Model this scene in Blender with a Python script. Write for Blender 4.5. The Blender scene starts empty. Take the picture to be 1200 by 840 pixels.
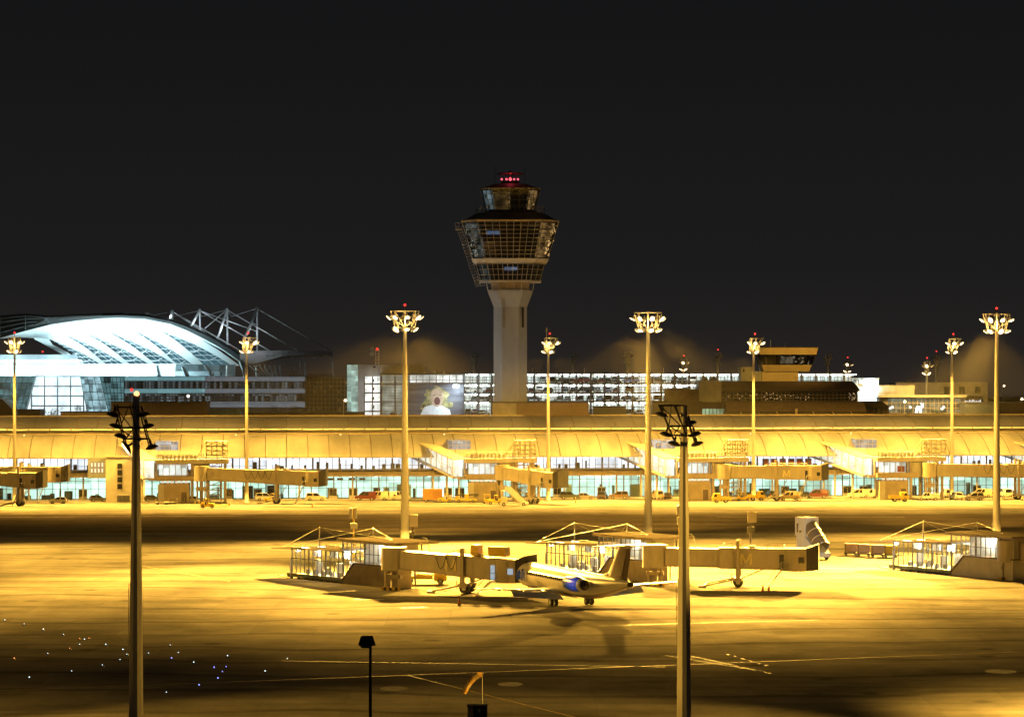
import bpy, math, random
from mathutils import Vector, Matrix
R = math.radians
PI = math.pi
scene = bpy.context.scene
COL = scene.collection
rng = random.Random(7)

# ------------------------------------------------------------------ camera model
F, H, HY = 3000.0, 29.8, 435.0          # focal length (px of a 1200 px frame), eye height, horizon row
def gx(px, D): return (px - 600.0) * D / F
def gz(py, D): return H - (py - HY) * D / F
def gd(py): return F * H / (py - HY)
def gp(px, py, z=0.0):                   # a ground point seen at a pixel
    D = gd(py); return (gx(px, D), D, z)

TY, TA = 601.0, math.atan(.10)
ct, st = math.cos(TA), math.sin(TA)
def tlx(px, yl):
    t = (px-600)/F; return (t*(TY+yl*ct) + yl*st)/(ct - t*st)
def tlw(x, y, z=0.0): return (x*ct - y*st, TY + x*st + y*ct, z)

cam_d = bpy.data.cameras.new("camera")
cam = bpy.data.objects.new("camera", cam_d); COL.objects.link(cam)
cam.location = (0, 0, H); cam.rotation_euler = (R(90), 0, 0)
cam_d.lens = 90.0; cam_d.sensor_width = 36.0; cam_d.sensor_fit = 'HORIZONTAL'
cam_d.shift_y = 15.0 / 1200.0
cam_d.clip_start = 1.0; cam_d.clip_end = 9000.0
scene.camera = cam

# ------------------------------------------------------------------ render settings
scene.render.engine = 'CYCLES'
cy = scene.cycles
cy.use_denoising = True
try: cy.denoiser = 'OPENIMAGEDENOISE'
except Exception: pass
cy.max_bounces = 5; cy.diffuse_bounces = 2; cy.glossy_bounces = 3
cy.transparent_max_bounces = 12; cy.transmission_bounces = 3; cy.volume_bounces = 0
cy.sample_clamp_indirect = 4.0; cy.sample_clamp_direct = 0.0
cy.use_light_tree = True
cy.caustics_reflective = False; cy.caustics_refractive = False
vs = scene.view_settings
scene.display_settings.display_device = 'sRGB'
vs.view_transform = 'Standard'; vs.look = 'None'; vs.exposure = 0.0; vs.gamma = 1.0
try: vs.use_curve_mapping = False
except Exception: pass

# ------------------------------------------------------------------ world: night sky
w = bpy.data.worlds.new("World"); scene.world = w; w.use_nodes = True
nt = w.node_tree; nt.nodes.clear()
out = nt.nodes.new('ShaderNodeOutputWorld')
sky = nt.nodes.new('ShaderNodeTexSky')
try: sky.sky_type = 'NISHITA'
except Exception: pass
sky.sun_disc = False; sky.sun_elevation = R(-3.0); sky.sun_rotation = R(160)
b1 = nt.nodes.new('ShaderNodeBackground'); b1.inputs[1].default_value = 0.002
nt.links.new(sky.outputs[0], b1.inputs[0])
b2 = nt.nodes.new('ShaderNodeBackground')
tcw = nt.nodes.new('ShaderNodeTexCoord'); sep = nt.nodes.new('ShaderNodeSeparateXYZ'); nt.links.new(tcw.outputs['Generated'], sep.inputs[0])
rmp = nt.nodes.new('ShaderNodeValToRGB'); nt.links.new(sep.outputs[2], rmp.inputs[0])
rmp.color_ramp.elements[0].position = 0.0; rmp.color_ramp.elements[0].color = (0.0180, 0.0155, 0.0145, 1)
rmp.color_ramp.elements[1].position = 0.15; rmp.color_ramp.elements[1].color = (0.0066, 0.0068, 0.0074, 1)
e_ = rmp.color_ramp.elements.new(0.045); e_.color = (0.0112, 0.0110, 0.0114, 1)
nt.links.new(rmp.outputs[0], b2.inputs[0]) #; b2.inputs[1].default_value = 1.0
add = nt.nodes.new('ShaderNodeAddShader')
nt.links.new(b1.outputs[0], add.inputs[0]); nt.links.new(b2.outputs[0], add.inputs[1])
nt.links.new(add.outputs[0], out.inputs[0])

# ------------------------------------------------------------------ materials
MATS = {}
def mat(name, col, rough=0.6, metal=0.0, var=0.12, scale=0.6, stretch=(1, 1, 1), bump=0.0, spec=0.5):
    if name in MATS: return MATS[name]
    m = bpy.data.materials.new(name); m.use_nodes = True
    t = m.node_tree; bs = t.nodes['Principled BSDF']
    bs.inputs['Roughness'].default_value = rough; bs.inputs['Metallic'].default_value = metal
    bs.inputs['Specular IOR Level'].default_value = spec
    tc = t.nodes.new('ShaderNodeTexCoord'); mp = t.nodes.new('ShaderNodeMapping')
    mp.inputs['Scale'].default_value = stretch
    n = t.nodes.new('ShaderNodeTexNoise'); n.inputs['Scale'].default_value = scale; n.inputs['Detail'].default_value = 5
    n.inputs['Roughness'].default_value = 0.65
    t.links.new(tc.outputs['Object'], mp.inputs[0]); t.links.new(mp.outputs[0], n.inputs['Vector'])
    mr = t.nodes.new('ShaderNodeMapRange')
    mr.inputs[1].default_value = 0.3; mr.inputs[2].default_value = 0.7
    mr.inputs[3].default_value = 1 - 2*var; mr.inputs[4].default_value = 1 + var
    t.links.new(n.outputs[0], mr.inputs[0])
    mx = t.nodes.new('ShaderNodeVectorMath'); mx.operation = 'SCALE'
    mx.inputs[0].default_value = col[:3]; t.links.new(mr.outputs[0], mx.inputs['Scale'])
    t.links.new(mx.outputs[0], bs.inputs['Base Color'])
    if bump:
        bp = t.nodes.new('ShaderNodeBump'); bp.inputs['Strength'].default_value = bump
        t.links.new(n.outputs[0], bp.inputs['Height']); t.links.new(bp.outputs[0], bs.inputs['Normal'])
    MATS[name] = m; return m

def emit(name, col, strength):
    if name in MATS: return MATS[name]
    m = bpy.data.materials.new(name); m.use_nodes = True
    t = m.node_tree; bs = t.nodes['Principled BSDF']
    bs.inputs['Base Color'].default_value = (*[c*0.3 for c in col], 1)
    bs.inputs['Emission Color'].default_value = (*col, 1); bs.inputs['Emission Strength'].default_value = strength
    MATS[name] = m; return m

def lit_room(name, col, strength, sx=3.0, sz=3.0, lo=0.35, hi=1.15, darkcol=None, seed=0.0, fine=0.25):
    """a lit room seen through glass: cells of different brightness and a finer unevenness"""
    if name in MATS: return MATS[name]
    m = bpy.data.materials.new(name); m.use_nodes = True
    t = m.node_tree; bs = t.nodes['Principled BSDF']; bs.inputs['Roughness'].default_value = 0.5
    tc = t.nodes.new('ShaderNodeTexCoord'); mp = t.nodes.new('ShaderNodeMapping')
    mp.inputs['Location'].default_value = (seed, seed*1.7, seed*0.6)
    mp.inputs['Scale'].default_value = (1/sx, 0.0, 1/sz)
    t.links.new(tc.outputs['Object'], mp.inputs[0])
    fl = t.nodes.new('ShaderNodeVectorMath'); fl.operation = 'FLOOR'; t.links.new(mp.outputs[0], fl.inputs[0])
    wn = t.nodes.new('ShaderNodeTexWhiteNoise'); wn.noise_dimensions = '3D'; t.links.new(fl.outputs[0], wn.inputs[0])
    no = t.nodes.new('ShaderNodeTexNoise'); no.inputs['Scale'].default_value = 0.5; no.inputs['Detail'].default_value = 2
    t.links.new(tc.outputs['Object'], no.inputs['Vector'])
    mr = t.nodes.new('ShaderNodeMapRange'); mr.inputs[3].default_value = lo; mr.inputs[4].default_value = hi
    t.links.new(wn.outputs[0], mr.inputs[0])
    mr2 = t.nodes.new('ShaderNodeMapRange'); mr2.inputs[1].default_value = .3; mr2.inputs[2].default_value = .7
    mr2.inputs[3].default_value = 1-fine*2; mr2.inputs[4].default_value = 1+fine
    t.links.new(no.outputs[0], mr2.inputs[0])
    mu = t.nodes.new('ShaderNodeMath'); mu.operation = 'MULTIPLY'
    t.links.new(mr.outputs[0], mu.inputs[0]); t.links.new(mr2.outputs[0], mu.inputs[1])
    mu2 = t.nodes.new('ShaderNodeMath'); mu2.operation = 'MULTIPLY'; mu2.inputs[1].default_value = strength
    t.links.new(mu.outputs[0], mu2.inputs[0])
    if darkcol:
        mixc = t.nodes.new('ShaderNodeMix'); mixc.data_type = 'RGBA'
        mixc.inputs[6].default_value = (*darkcol, 1); mixc.inputs[7].default_value = (*col, 1)
        t.links.new(wn.outputs[0], mixc.inputs[0]); t.links.new(mixc.outputs[2], bs.inputs['Emission Color'])
    else:
        bs.inputs['Emission Color'].default_value = (*col, 1)
    bs.inputs['Base Color'].default_value = (*[c*0.04 for c in col], 1)
    t.links.new(mu2.outputs[0], bs.inputs['Emission Strength'])
    MATS[name] = m; return m

def glass(name, tint=(1, 1, 1), refl=0.12, rough=0.03):
    if name in MATS: return MATS[name]
    m = bpy.data.materials.new(name); m.use_nodes = True
    t = m.node_tree; t.nodes.clear()
    o = t.nodes.new('ShaderNodeOutputMaterial'); tr = t.nodes.new('ShaderNodeBsdfTransparent'); gl = t.nodes.new('ShaderNodeBsdfGlossy')
    tr.inputs[0].default_value = (*tint, 1); gl.inputs['Roughness'].default_value = rough
    lw = t.nodes.new('ShaderNodeLayerWeight'); lw.inputs[0].default_value = 0.35
    tc = t.nodes.new('ShaderNodeTexCoord'); no = t.nodes.new('ShaderNodeTexNoise'); no.inputs['Scale'].default_value = 0.8
    t.links.new(tc.outputs['Object'], no.inputs['Vector'])
    bp = t.nodes.new('ShaderNodeBump'); bp.inputs['Strength'].default_value = 0.12; t.links.new(no.outputs[0], bp.inputs['Height'])
    t.links.new(bp.outputs[0], gl.inputs['Normal'])
    mr = t.nodes.new('ShaderNodeMapRange'); mr.inputs[3].default_value = refl; mr.inputs[4].default_value = min(1, refl*5)
    t.links.new(lw.outputs['Facing'], mr.inputs[0])
    mx = t.nodes.new('ShaderNodeMixShader')
    t.links.new(mr.outputs[0], mx.inputs[0]); t.links.new(tr.outputs[0], mx.inputs[1]); t.links.new(gl.outputs[0], mx.inputs[2])
    t.links.new(mx.outputs[0], o.inputs[0])
    MATS[name] = m; return m

M_conc   = mat('pale_concrete', (0.33, 0.32, 0.30), 0.8, var=0.14, scale=0.35)
M_roof   = mat('metal_roof', (0.34, 0.33, 0.31), 0.6, 0.15, var=0.16, scale=0.16, stretch=(1, .3, .3))
M_seam   = mat('roof_seam', (0.13, 0.11, 0.09), 0.6)
M_uroof  = mat('upper_metal_roof', (0.155, 0.155, 0.195), 0.5, 0.2, var=0.14, scale=0.12, stretch=(1, .3, .3))  # bluish base colour stands in for cool white light on this roof
M_rtop   = mat('roofing_felt', (0.04, 0.035, 0.03), 0.95, var=.15, spec=0.0)
M_cream  = mat('cream_cladding', (0.50, 0.47, 0.40), 0.6, var=0.10)
M_tan    = mat('tan_cladding', (0.36, 0.30, 0.22), 0.65, var=0.12)
M_brown  = mat('brown_cladding', (0.095, 0.07, 0.058), 0.7, var=0.15)
M_dbrown = mat('dark_brown', (0.042, 0.032, 0.03), 0.7, var=0.15)
M_white  = mat('white_paint', (0.78, 0.78, 0.76), 0.5, var=0.06)
M_grey   = mat('grey_paint', (0.28, 0.28, 0.28), 0.6, var=0.10)
M_bgrey  = mat('blue_grey_cladding', (0.22, 0.25, 0.30), 0.6, var=0.12)
M_dark   = mat('dark_metal', (0.025, 0.023, 0.022), 0.55, var=0.15)
M_galv   = mat('galvanised_steel', (0.42, 0.41, 0.39), 0.5, 0.35, var=0.10)
M_pole   = mat('pole_paint', (0.50, 0.48, 0.43), 0.55, 0.1, var=0.12, stretch=(1, 1, .15))
M_rubber = mat('rubber', (0.02, 0.02, 0.02), 0.85)
M_yellow = mat('yellow_paint', (0.75, 0.50, 0.03), 0.45, var=0.10)
M_orange = mat('orange_paint', (0.62, 0.26, 0.03), 0.5, var=0.10)
M_mull   = mat('window_frame_grey', (0.14, 0.145, 0.15), 0.5)
M_dglass = mat('dark_glass', (0.02, 0.022, 0.025), 0.06, 0.0, var=0.2, scale=0.5, bump=0.05, spec=0.8)
M_carglass = mat('car_glass', (0.015, 0.016, 0.018), 0.08, spec=0.7)
M_red    = mat('red_paint', (0.26, 0.03, 0.025), 0.4)
M_glass  = glass('clear_glass', (0.93, 0.97, 0.96), 0.04)
M_tglass = glass('tinted_glass', (0.30, 0.32, 0.33), 0.05)
M_gglass = glass('green_glass', (0.72, 0.90, 0.86), 0.05)
E_lamp   = emit('sodium_lamp', (1.0, 0.70, 0.34), 6.0)
E_red    = emit('red_obstruction_lamp', (1.0, 0.04, 0.03), 2.0)
E_tube   = emit('fluorescent_tube', (0.88, 1.0, 0.95), 42.0)

# ------------------------------------------------------------------ mesh builder
class MB:
    def __init__(self): self.v = []; self.f = []; self.m = []; self.s = []
    def add(self, vs, fs, m=0, smooth=False):
        b = len(self.v); self.v += [tuple(p) for p in vs]
        for f in fs:
            self.f.append([b+i for i in f]); self.m.append(m); self.s.append(smooth)
        return self
    def hexa(self, p, m=0):      # p: 4 bottom (ccw from above) + 4 top
        return self.add(p, [(3,2,1,0),(4,5,6,7),(0,1,5,4),(1,2,6,5),(2,3,7,6),(3,0,4,7)], m)
    def box(self, x0, x1, y0, y1, z0, z1, m=0):
        if x0 > x1: x0, x1 = x1, x0
        if y0 > y1: y0, y1 = y1, y0
        if z0 > z1: z0, z1 = z1, z0
        return self.hexa([(x0,y0,z0),(x1,y0,z0),(x1,y1,z0),(x0,y1,z0),(x0,y0,z1),(x1,y0,z1),(x1,y1,z1),(x0,y1,z1)], m)
    def quad(self, a, b, c, d, m=0): return self.add([a,b,c,d], [(0,1,2,3)], m)
    def ring_loft(self, rings, m=0, smooth=True, cap=True):
        n = len(rings[0]); vs = [p for r in rings for p in r]; fs = []
        for i in range(len(rings)-1):
            for j in range(n):
                k = (j+1) % n
                fs.append((i*n+j, i*n+k, (i+1)*n+k, (i+1)*n+j))
        self.add(vs, fs, m, smooth)
        if cap:
            self.add(rings[0], [tuple(reversed(range(n)))], m); self.add(rings[-1], [tuple(range(n))], m)
        return self
    def tube(self, p0, p1, r0, r1=None, n=6, m=0, smooth=True):
        r1 = r0 if r1 is None else r1
        p0, p1 = Vector(p0), Vector(p1); d = (p1-p0)
        if d.length < 1e-6: return self
        d.normalize(); a = Vector((0,0,1)) if abs(d.z) < .9 else Vector((1,0,0))
        u = d.cross(a).normalized(); v = d.cross(u)
        rings = []
        for p, r in ((p0, r0), (p1, r1)):
            rings.append([p + (u*math.cos(2*PI*i/n) + v*math.sin(2*PI*i/n))*r for i in range(n)])
        return self.ring_loft(rings, m, smooth)
    def path(self, pts, r, n=5, m=0):
        for a, b in zip(pts, pts[1:]): self.tube(a, b, r, r, n, m)
        return self
    def lathe(self, prof, c=(0,0,0), n=16, m=0, sx=1, sy=1, smooth=True):
        rings = [[(c[0]+r*math.cos(2*PI*i/n)*sx, c[1]+r*math.sin(2*PI*i/n)*sy, c[2]+z) for i in range(n)] for r, z in prof]
        return self.ring_loft(rings, m, smooth)
    def ball(self, c, r, m=0, n=8, sz=1.0):
        prof = [(r*math.sin(PI*i/6) + 1e-4, -r*sz*math.cos(PI*i/6)) for i in range(7)]
        return self.lathe(prof, c, n, m)
    def extr_y(self, poly, y0, y1, m=0):     # polygon in x-z (ccw seen from -y), extruded along y
        n = len(poly); vs = [(x, y0, z) for x, z in poly] + [(x, y1, z) for x, z in poly]
        fs = [tuple(range(n)), tuple(reversed(range(n, 2*n)))]
        for i in range(n):
            j = (i+1) % n; fs.append((j, i, n+i, n+j))
        return self.add(vs, fs, m)
    def extr_x(self, poly, x0, x1, m=0):     # polygon in y-z
        n = len(poly); vs = [(x0, y, z) for y, z in poly] + [(x1, y, z) for y, z in poly]
        fs = [tuple(reversed(range(n))), tuple(range(n, 2*n))]
        for i in range(n):
            j = (i+1) % n; fs.append((i, j, n+j, n+i))
        return self.add(vs, fs, m)
    def wheel(self, c, r, w, m=0, n=12):      # axle along y
        return self.tube((c[0], c[1]-w/2, c[2]), (c[0], c[1]+w/2, c[2]), r, r, n, m, False)
    def sheet(self, a, b, t=0.08, m=0):       # strip between two rows of points, given thickness downwards
        n = len(a); vs = list(a)+list(b)+[(p[0],p[1],p[2]-t) for p in a]+[(p[0],p[1],p[2]-t) for p in b]
        fs = []
        for i in range(n-1):
            fs += [(i, i+1, n+i+1, n+i), (2*n+i+1, 2*n+i, 3*n+i, 3*n+i+1), (i+1, i, 2*n+i, 2*n+i+1), (n+i, n+i+1, 3*n+i+1, 3*n+i)]
        fs += [(0, n, 3*n, 2*n), (2*n-1, n-1, 3*n-1, 4*n-1)]
        return self.add(vs, fs, m)
    def build(self, name, mats, parent=None):
        me = bpy.data.meshes.new(name); me.from_pydata(self.v, [], self.f)
        if not isinstance(mats, (list, tuple)): mats = [mats]
        for mm in mats: me.materials.append(mm)
        me.polygons.foreach_set('material_index', self.m); me.polygons.foreach_set('use_smooth', self.s)
        me.update()
        o = bpy.data.objects.new(name, me); COL.objects.link(o)
        if parent is not None: o.parent = parent
        return o

def thing(name, label, cat, loc=(0,0,0), rz=0.0, group=None):
    o = bpy.data.objects.new(name, None); COL.objects.link(o)
    o.empty_display_size = 0.5
    o.location = loc; o.rotation_euler = (0, 0, rz); o['label'] = label; o['category'] = cat
    if group: o['group'] = group
    return o
def tag(o, label, cat, group=None):
    o['label'] = label; o['category'] = cat
    if group: o['group'] = group
    return o
def struct(o): o['kind'] = 'structure'; return o
def copy_tree(o, parent=None):
    c = o.copy(); COL.objects.link(c)
    if parent is not None: c.parent = parent
    for ch in list(o.children): copy_tree(ch, c)
    return c
def relabel(o, label, group=None):
    o['label'] = label
    if group: o['group'] = group
    return o
def spot(name, loc, target, watts, half=45, blend=1.0, col=(1.0, 0.56, 0.115), r=0.5):
    l = bpy.data.lights.new(name, 'SPOT'); l.energy = watts; l.color = col
    l.spot_size = R(2*half); l.spot_blend = blend; l.shadow_soft_size = r
    o = bpy.data.objects.new(name, l); COL.objects.link(o); o.location = loc
    d = Vector(target) - Vector(loc); o.rotation_euler = d.to_track_quat('-Z', 'Y').to_euler()
    return o
def point(name, loc, watts, col=(1,1,1), r=0.3):
    l = bpy.data.lights.new(name, 'POINT'); l.energy = watts; l.color = col; l.shadow_soft_size = r
    o = bpy.data.objects.new(name, l); COL.objects.link(o); o.location = loc
    return o

# ------------------------------------------------------------------ ground, taxi lane, markings
def ground_mat(name, col, slab=(7.5, 5.0), tone=0.16, streak=0.22):
    m = bpy.data.materials.new(name); m.use_nodes = True
    t = m.node_tree; bs = t.nodes['Principled BSDF']; bs.inputs['Roughness'].default_value = 0.9
    bs.inputs['Specular IOR Level'].default_value = 0.0
    L = t.links.new
    tc = t.nodes.new('ShaderNodeTexCoord')
    br = t.nodes.new('ShaderNodeTexBrick'); br.inputs['Scale'].default_value = 1.0
    br.offset = 0.0; br.inputs['Brick Width'].default_value = slab[0]; br.inputs['Row Height'].default_value = slab[1]
    br.inputs['Mortar Size'].default_value = 0.04; br.inputs['Mortar Smooth'].default_value = 0.3
    br.inputs['Color1'].default_value = (1-tone, 1-tone, 1-tone, 1); br.inputs['Color2'].default_value = (1, 1, 1, 1)
    br.inputs['Mortar'].default_value = (0.80, 0.79, 0.78, 1)
    L(tc.outputs['Object'], br.inputs['Vector'])
    mp = t.nodes.new('ShaderNodeMapping'); mp.inputs['Scale'].default_value = (0.008, 0.14, 1); mp.inputs['Rotation'].default_value = (0, 0, R(3))
    L(tc.outputs['Object'], mp.inputs[0])
    n1 = t.nodes.new('ShaderNodeTexNoise'); n1.inputs['Scale'].default_value = 1.0; n1.inputs['Detail'].default_value = 8; n1.inputs['Roughness'].default_value = 0.7
    L(mp.outputs[0], n1.inputs['Vector'])
    r1 = t.nodes.new('ShaderNodeMapRange'); r1.inputs[1].default_value = .32; r1.inputs[2].default_value = .68; r1.inputs[3].default_value = 1-streak*1.6; r1.inputs[4].default_value = 1+streak*0.7
    L(n1.outputs[0], r1.inputs[0])
    n2 = t.nodes.new('ShaderNodeTexNoise'); n2.inputs['Scale'].default_value = 0.12; n2.inputs['Detail'].default_value = 9; n2.inputs['Roughness'].default_value = 0.75
    L(tc.outputs['Object'], n2.inputs['Vector'])
    r2 = t.nodes.new('ShaderNodeMapRange'); r2.inputs[1].default_value = .3; r2.inputs[2].default_value = .7; r2.inputs[3].default_value = .60; r2.inputs[4].default_value = 1.18
    L(n2.outputs[0], r2.inputs[0])
    # rubber and oil stains
    n3 = t.nodes.new('ShaderNodeTexNoise'); n3.inputs['Scale'].default_value = 0.05; n3.inputs['Detail'].default_value = 4
    L(tc.outputs['Object'], n3.inputs['Vector'])
    r3 = t.nodes.new('ShaderNodeMapRange'); r3.inputs[1].default_value = .30; r3.inputs[2].default_value = .40; r3.inputs[3].default_value = .72; r3.inputs[4].default_value = 1.0
    L(n3.outputs[0], r3.inputs[0])
    # turning tyre marks: thin dark arcs
    wv = t.nodes.new('ShaderNodeTexWave'); wv.wave_type = 'RINGS'; wv.inputs['Scale'].default_value = .022; wv.inputs['Distortion'].default_value = 9; wv.inputs['Detail'].default_value = 3; wv.inputs['Detail Scale'].default_value = .6
    L(tc.outputs['Object'], wv.inputs['Vector'])
    r4 = t.nodes.new('ShaderNodeMapRange'); r4.inputs[1].default_value = .93; r4.inputs[2].default_value = 1.0; r4.inputs[3].default_value = 1.0; r4.inputs[4].default_value = .66
    L(wv.outputs[1], r4.inputs[0])
    vo = t.nodes.new('ShaderNodeTexVoronoi'); vo.inputs['Scale'].default_value = .10; L(tc.outputs['Object'], vo.inputs['Vector'])
    r5 = t.nodes.new('ShaderNodeMapRange'); r5.inputs[1].default_value = .05; r5.inputs[2].default_value = .14; r5.inputs[3].default_value = .55; r5.inputs[4].default_value = 1.0
    L(vo.outputs['Distance'], r5.inputs[0])
    x45 = t.nodes.new('ShaderNodeMath'); x45.operation = 'MULTIPLY'; L(r4.outputs[0], x45.inputs[0]); L(r5.outputs[0], x45.inputs[1])
    r3b = t.nodes.new('ShaderNodeMath'); r3b.operation = 'MULTIPLY'; L(r3.outputs[0], r3b.inputs[0]); L(x45.outputs[0], r3b.inputs[1])
    a = t.nodes.new('ShaderNodeMath'); a.operation = 'MULTIPLY'; L(r1.outputs[0], a.inputs[0]); L(r2.outputs[0], a.inputs[1])
    b = t.nodes.new('ShaderNodeMath'); b.operation = 'MULTIPLY'; L(a.outputs[0], b.inputs[0]); L(r3b.outputs[0], b.inputs[1])
    s = t.nodes.new('ShaderNodeVectorMath'); s.operation = 'SCALE'; L(br.outputs[0], s.inputs[0]); L(b.outputs[0], s.inputs['Scale'])
    c = t.nodes.new('ShaderNodeVectorMath'); c.operation = 'MULTIPLY'; c.inputs[1].default_value = col; L(s.outputs[0], c.inputs[0])
    L(c.outputs[0], bs.inputs['Base Color'])
    return m
M_apron = ground_mat('apron_concrete', (0.25, 0.236, 0.212))
M_asph = ground_mat('taxi_lane_asphalt', (0.150, 0.122, 0.105), slab=(40, 30), tone=0.15)
g = MB(); g.quad((-3000,-60,0),(3000,-60,0),(3000,3000,0),(-3000,3000,0)); struct(g.build('apron', M_apron))
g = MB(); g.quad((-600,472,0.004),(600,472,0.004),(600,534,0.004),(-600,534,0.004)); struct(g.build('taxi_lane', M_asph))
M_line = mat('line_paint', (0.38, 0.29, 0.10), 0.7, var=0.3, scale=0.8)
M_wline = mat('white_line_paint', (0.36, 0.345, 0.31), 0.7, var=0.3, scale=0.8)
mk = MB()
def line(a, b, wd=0.3, m=0, z=0.008):
    a = Vector(gp(*a)); b = Vector(gp(*b)); a.z = b.z = z
    n = Vector((-(b-a).y, (b-a).x, 0)).normalized()*wd/2
    mk.quad(a-n, b-n, b+n, a+n, m)
line((-30,810),(1230,762), .28); line((477,790.7),(690,844), .3); line((330,774),(780,781), .22, 1)
line((780,767.6),(896,786.7), .22, 1, .010); line((808,768),(905,789), .22, 1, .010)
line((840,605.5),(1060,605.5), .7, 1, .010); line((-20,606),(300,604), .6, 1, .010)
for i in range(6): line((851+i*9,765.8+i*2.6),(855+i*9,767+i*2.6), .25, 1, .012)
line((150,660),(270,681), .3, 0, .010); line((700,733),(960,726), .25, 1, .012)
line((470,712),(500,711.5), .5, 1, .012); line((415,702),(450,702), .5, 1, .012)
for (x0, x1, y0, y1) in ((445,478,804,809),(583,613,799,804),(1154,1191,784,789)):
    c = gp((x0+x1)/2,(y0+y1)/2); rx = (x1-x0)/2*c[1]/F; ry = abs(gd(y0)-gd(y1))/2
    mk.add([(c[0]+rx*math.cos(2*PI*i/16), c[1]+ry*math.sin(2*PI*i/16), .014) for i in range(16)], [tuple(range(16))], 2)
struct(mk.build('apron_markings', [M_line, M_wline, mat('patch_concrete', (0.27, 0.255, 0.225), .9, var=.3)]))
# far dark land behind the buildings
fw = MB()
x = -1500
while x < 1500:
    ww = rng.uniform(12, 34); hh = rng.uniform(7, 16)
    y0 = 1500+rng.uniform(-40, 40)
    fw.lathe([(ww*.5, 0), (ww*.62, hh*.4), (ww*.4, hh*.8), (ww*.1, hh)], (x, y0, 0), 7, 0, 1, .6, False)
    x += ww*.8
wd = fw.build('distant_wood', mat('night_foliage', (0.04, 0.05, 0.03), .9, var=.3)); wd['kind'] = 'stuff'; tag(wd, 'dark far-off belt of trees on the horizon behind the airport', 'wood')
# ------------------------------------------------------------------ floodlight masts
def shared(mb, name, mats):
    o = mb.build(name, mats); me = o.data; bpy.data.objects.remove(o); return me
hm = MB(); hm.lathe([(.06, .34), (.30, .30), (.50, .14), (.56, 0.0), (.52, 0.0), (.30, .2)], n=12, sx=1.15, sy=.85)
hm.box(-.08, .08, -.08, .08, .3, .75)
ME_HOOD = shared(hm, 'floodlight', M_galv); ME_HOOD_D = shared(hm, 'floodlight', M_dark)
lm = MB(); lm.lathe([(.02, -.12), (.26, -.10), (.44, -.03), (.47, .03), (.02, .04)], n=12, sx=1.15, sy=.85)
ME_LENS = shared(lm, 'lens', E_lamp)
ME_LENS_OFF = shared(lm, 'lens', mat('unlit_lens', (.35, .32, .26), .2))
def link(name, me, parent, loc, rot=(0,0,0), sc=1.0):
    o = bpy.data.objects.new(name, me); COL.objects.link(o); o.parent = parent
    o.location = loc; o.rotation_euler = rot; o.scale = (sc, sc, sc); return o
def flood(root, p, ang, tilt, lit=True, sc=1.0, dark=False):
    """one floodlight with its lens; ang = the way it throws its light, tilt = lifted from straight down"""
    h = link('floodlight', ME_HOOD_D if dark else ME_HOOD, root, p, (0, R(-tilt), ang), sc)
    l = link('lens', ME_LENS if lit else ME_LENS_OFF, h, (0, 0, 0)); return h
def mast(name, label, loc, hp, r_lo, r_up, ups, los, group, lit=True, base_r=.78, top_r=.30, off=0.0, red=True, sc=1.08, rot=0.0, antenna=False):
    t = thing(name, label, 'light mast', loc, rot, group)
    p = MB(); p.lathe([(base_r*1.3, 0), (base_r*1.3, .35), (base_r, .4), (base_r*.92, 2.5), ((base_r+top_r)/2, hp*.5), (top_r, hp+.3)], n=12)
    p.build('pole', M_pole, t)
    k = MB(); k.box(-.02-base_r, .02-base_r+.1, -.35, .35, .9, 2.2); k.build('access_hatch', M_galv, t)
    fr = MB(); N = 8; zu, zl = hp+3.0, hp+.1
    up = [Vector((off+r_up*math.cos(2*PI*i/N), r_up*math.sin(2*PI*i/N), zu)) for i in range(N)]
    lo = [Vector((r_lo*math.cos(2*PI*i/N), r_lo*math.sin(2*PI*i/N), zl)) for i in range(N)]
    for i in range(N):
        j = (i+1) % N
        fr.tube(up[i], up[j], .08, n=5); fr.tube(lo[i], lo[j], .08, n=5)
        fr.tube(lo[i], up[i], .07, n=5); fr.tube(lo[i], up[j], .06, n=5)
        if i % 2 == 0:
            fr.tube((0,0,zl), lo[i], .07, n=5); fr.tube((off,0,zu), up[i], .06, n=5)
            fr.tube((0,0,zl+.2), (up[i]+lo[i])/2, .05, n=5)
    fr.tube((0,0,hp), (off,0,zu+.2), .16, n=6)
    fr.build('head_frame', M_pole, t)
    for a in ups:
        r = r_up + .35
        flood(t, (off+r*math.cos(a), r*math.sin(a), zu-1.2), a, 38+rng.uniform(-16, 12), lit, sc*rng.uniform(.85, 1.08))
    for a in los:
        r = r_lo + .3
        flood(t, (r*math.cos(a), r*math.sin(a), zl-.35), a, 34+rng.uniform(-14, 14), lit, sc*rng.uniform(.85, 1.08))
    if red:
        b = MB(); b.tube((off*.5,0,zu+.1), (off*.5,0,zu+.9), .06); b.ball((off*.5,0,zu+1.05), .22, 1)
        b.build('beacon', [M_dark, E_red], t)
    if antenna:
        b = MB(); b.tube((-.4,0,zl), (-.4,0,zu+2.4), .09); b.box(-.6,-.2,-.2,.2,zu+1.4,zu+2.3); b.build('antenna', M_galv, t)
    return t
A8 = [2*PI*i/8+.2 for i in range(8)]
MID = [(474.5,637,'tall lit floodlight mast left of the control tower, standing by the left pavilion', True),
       (759.5,632,'tall lit floodlight mast behind the tail of the parked jet', False),
       (1168,627,'tall lit floodlight mast at the right edge beside the right pavilion', True)]
for i, (px, py, lb, red) in enumerate(MID):
    mast('light_mast', lb, gp(px, py), 37.2, 1.7, 2.5, A8, [2*PI*i/6-.3 for i in range(6)], 'tall floodlight masts in the middle of the apron', red=red)
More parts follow.
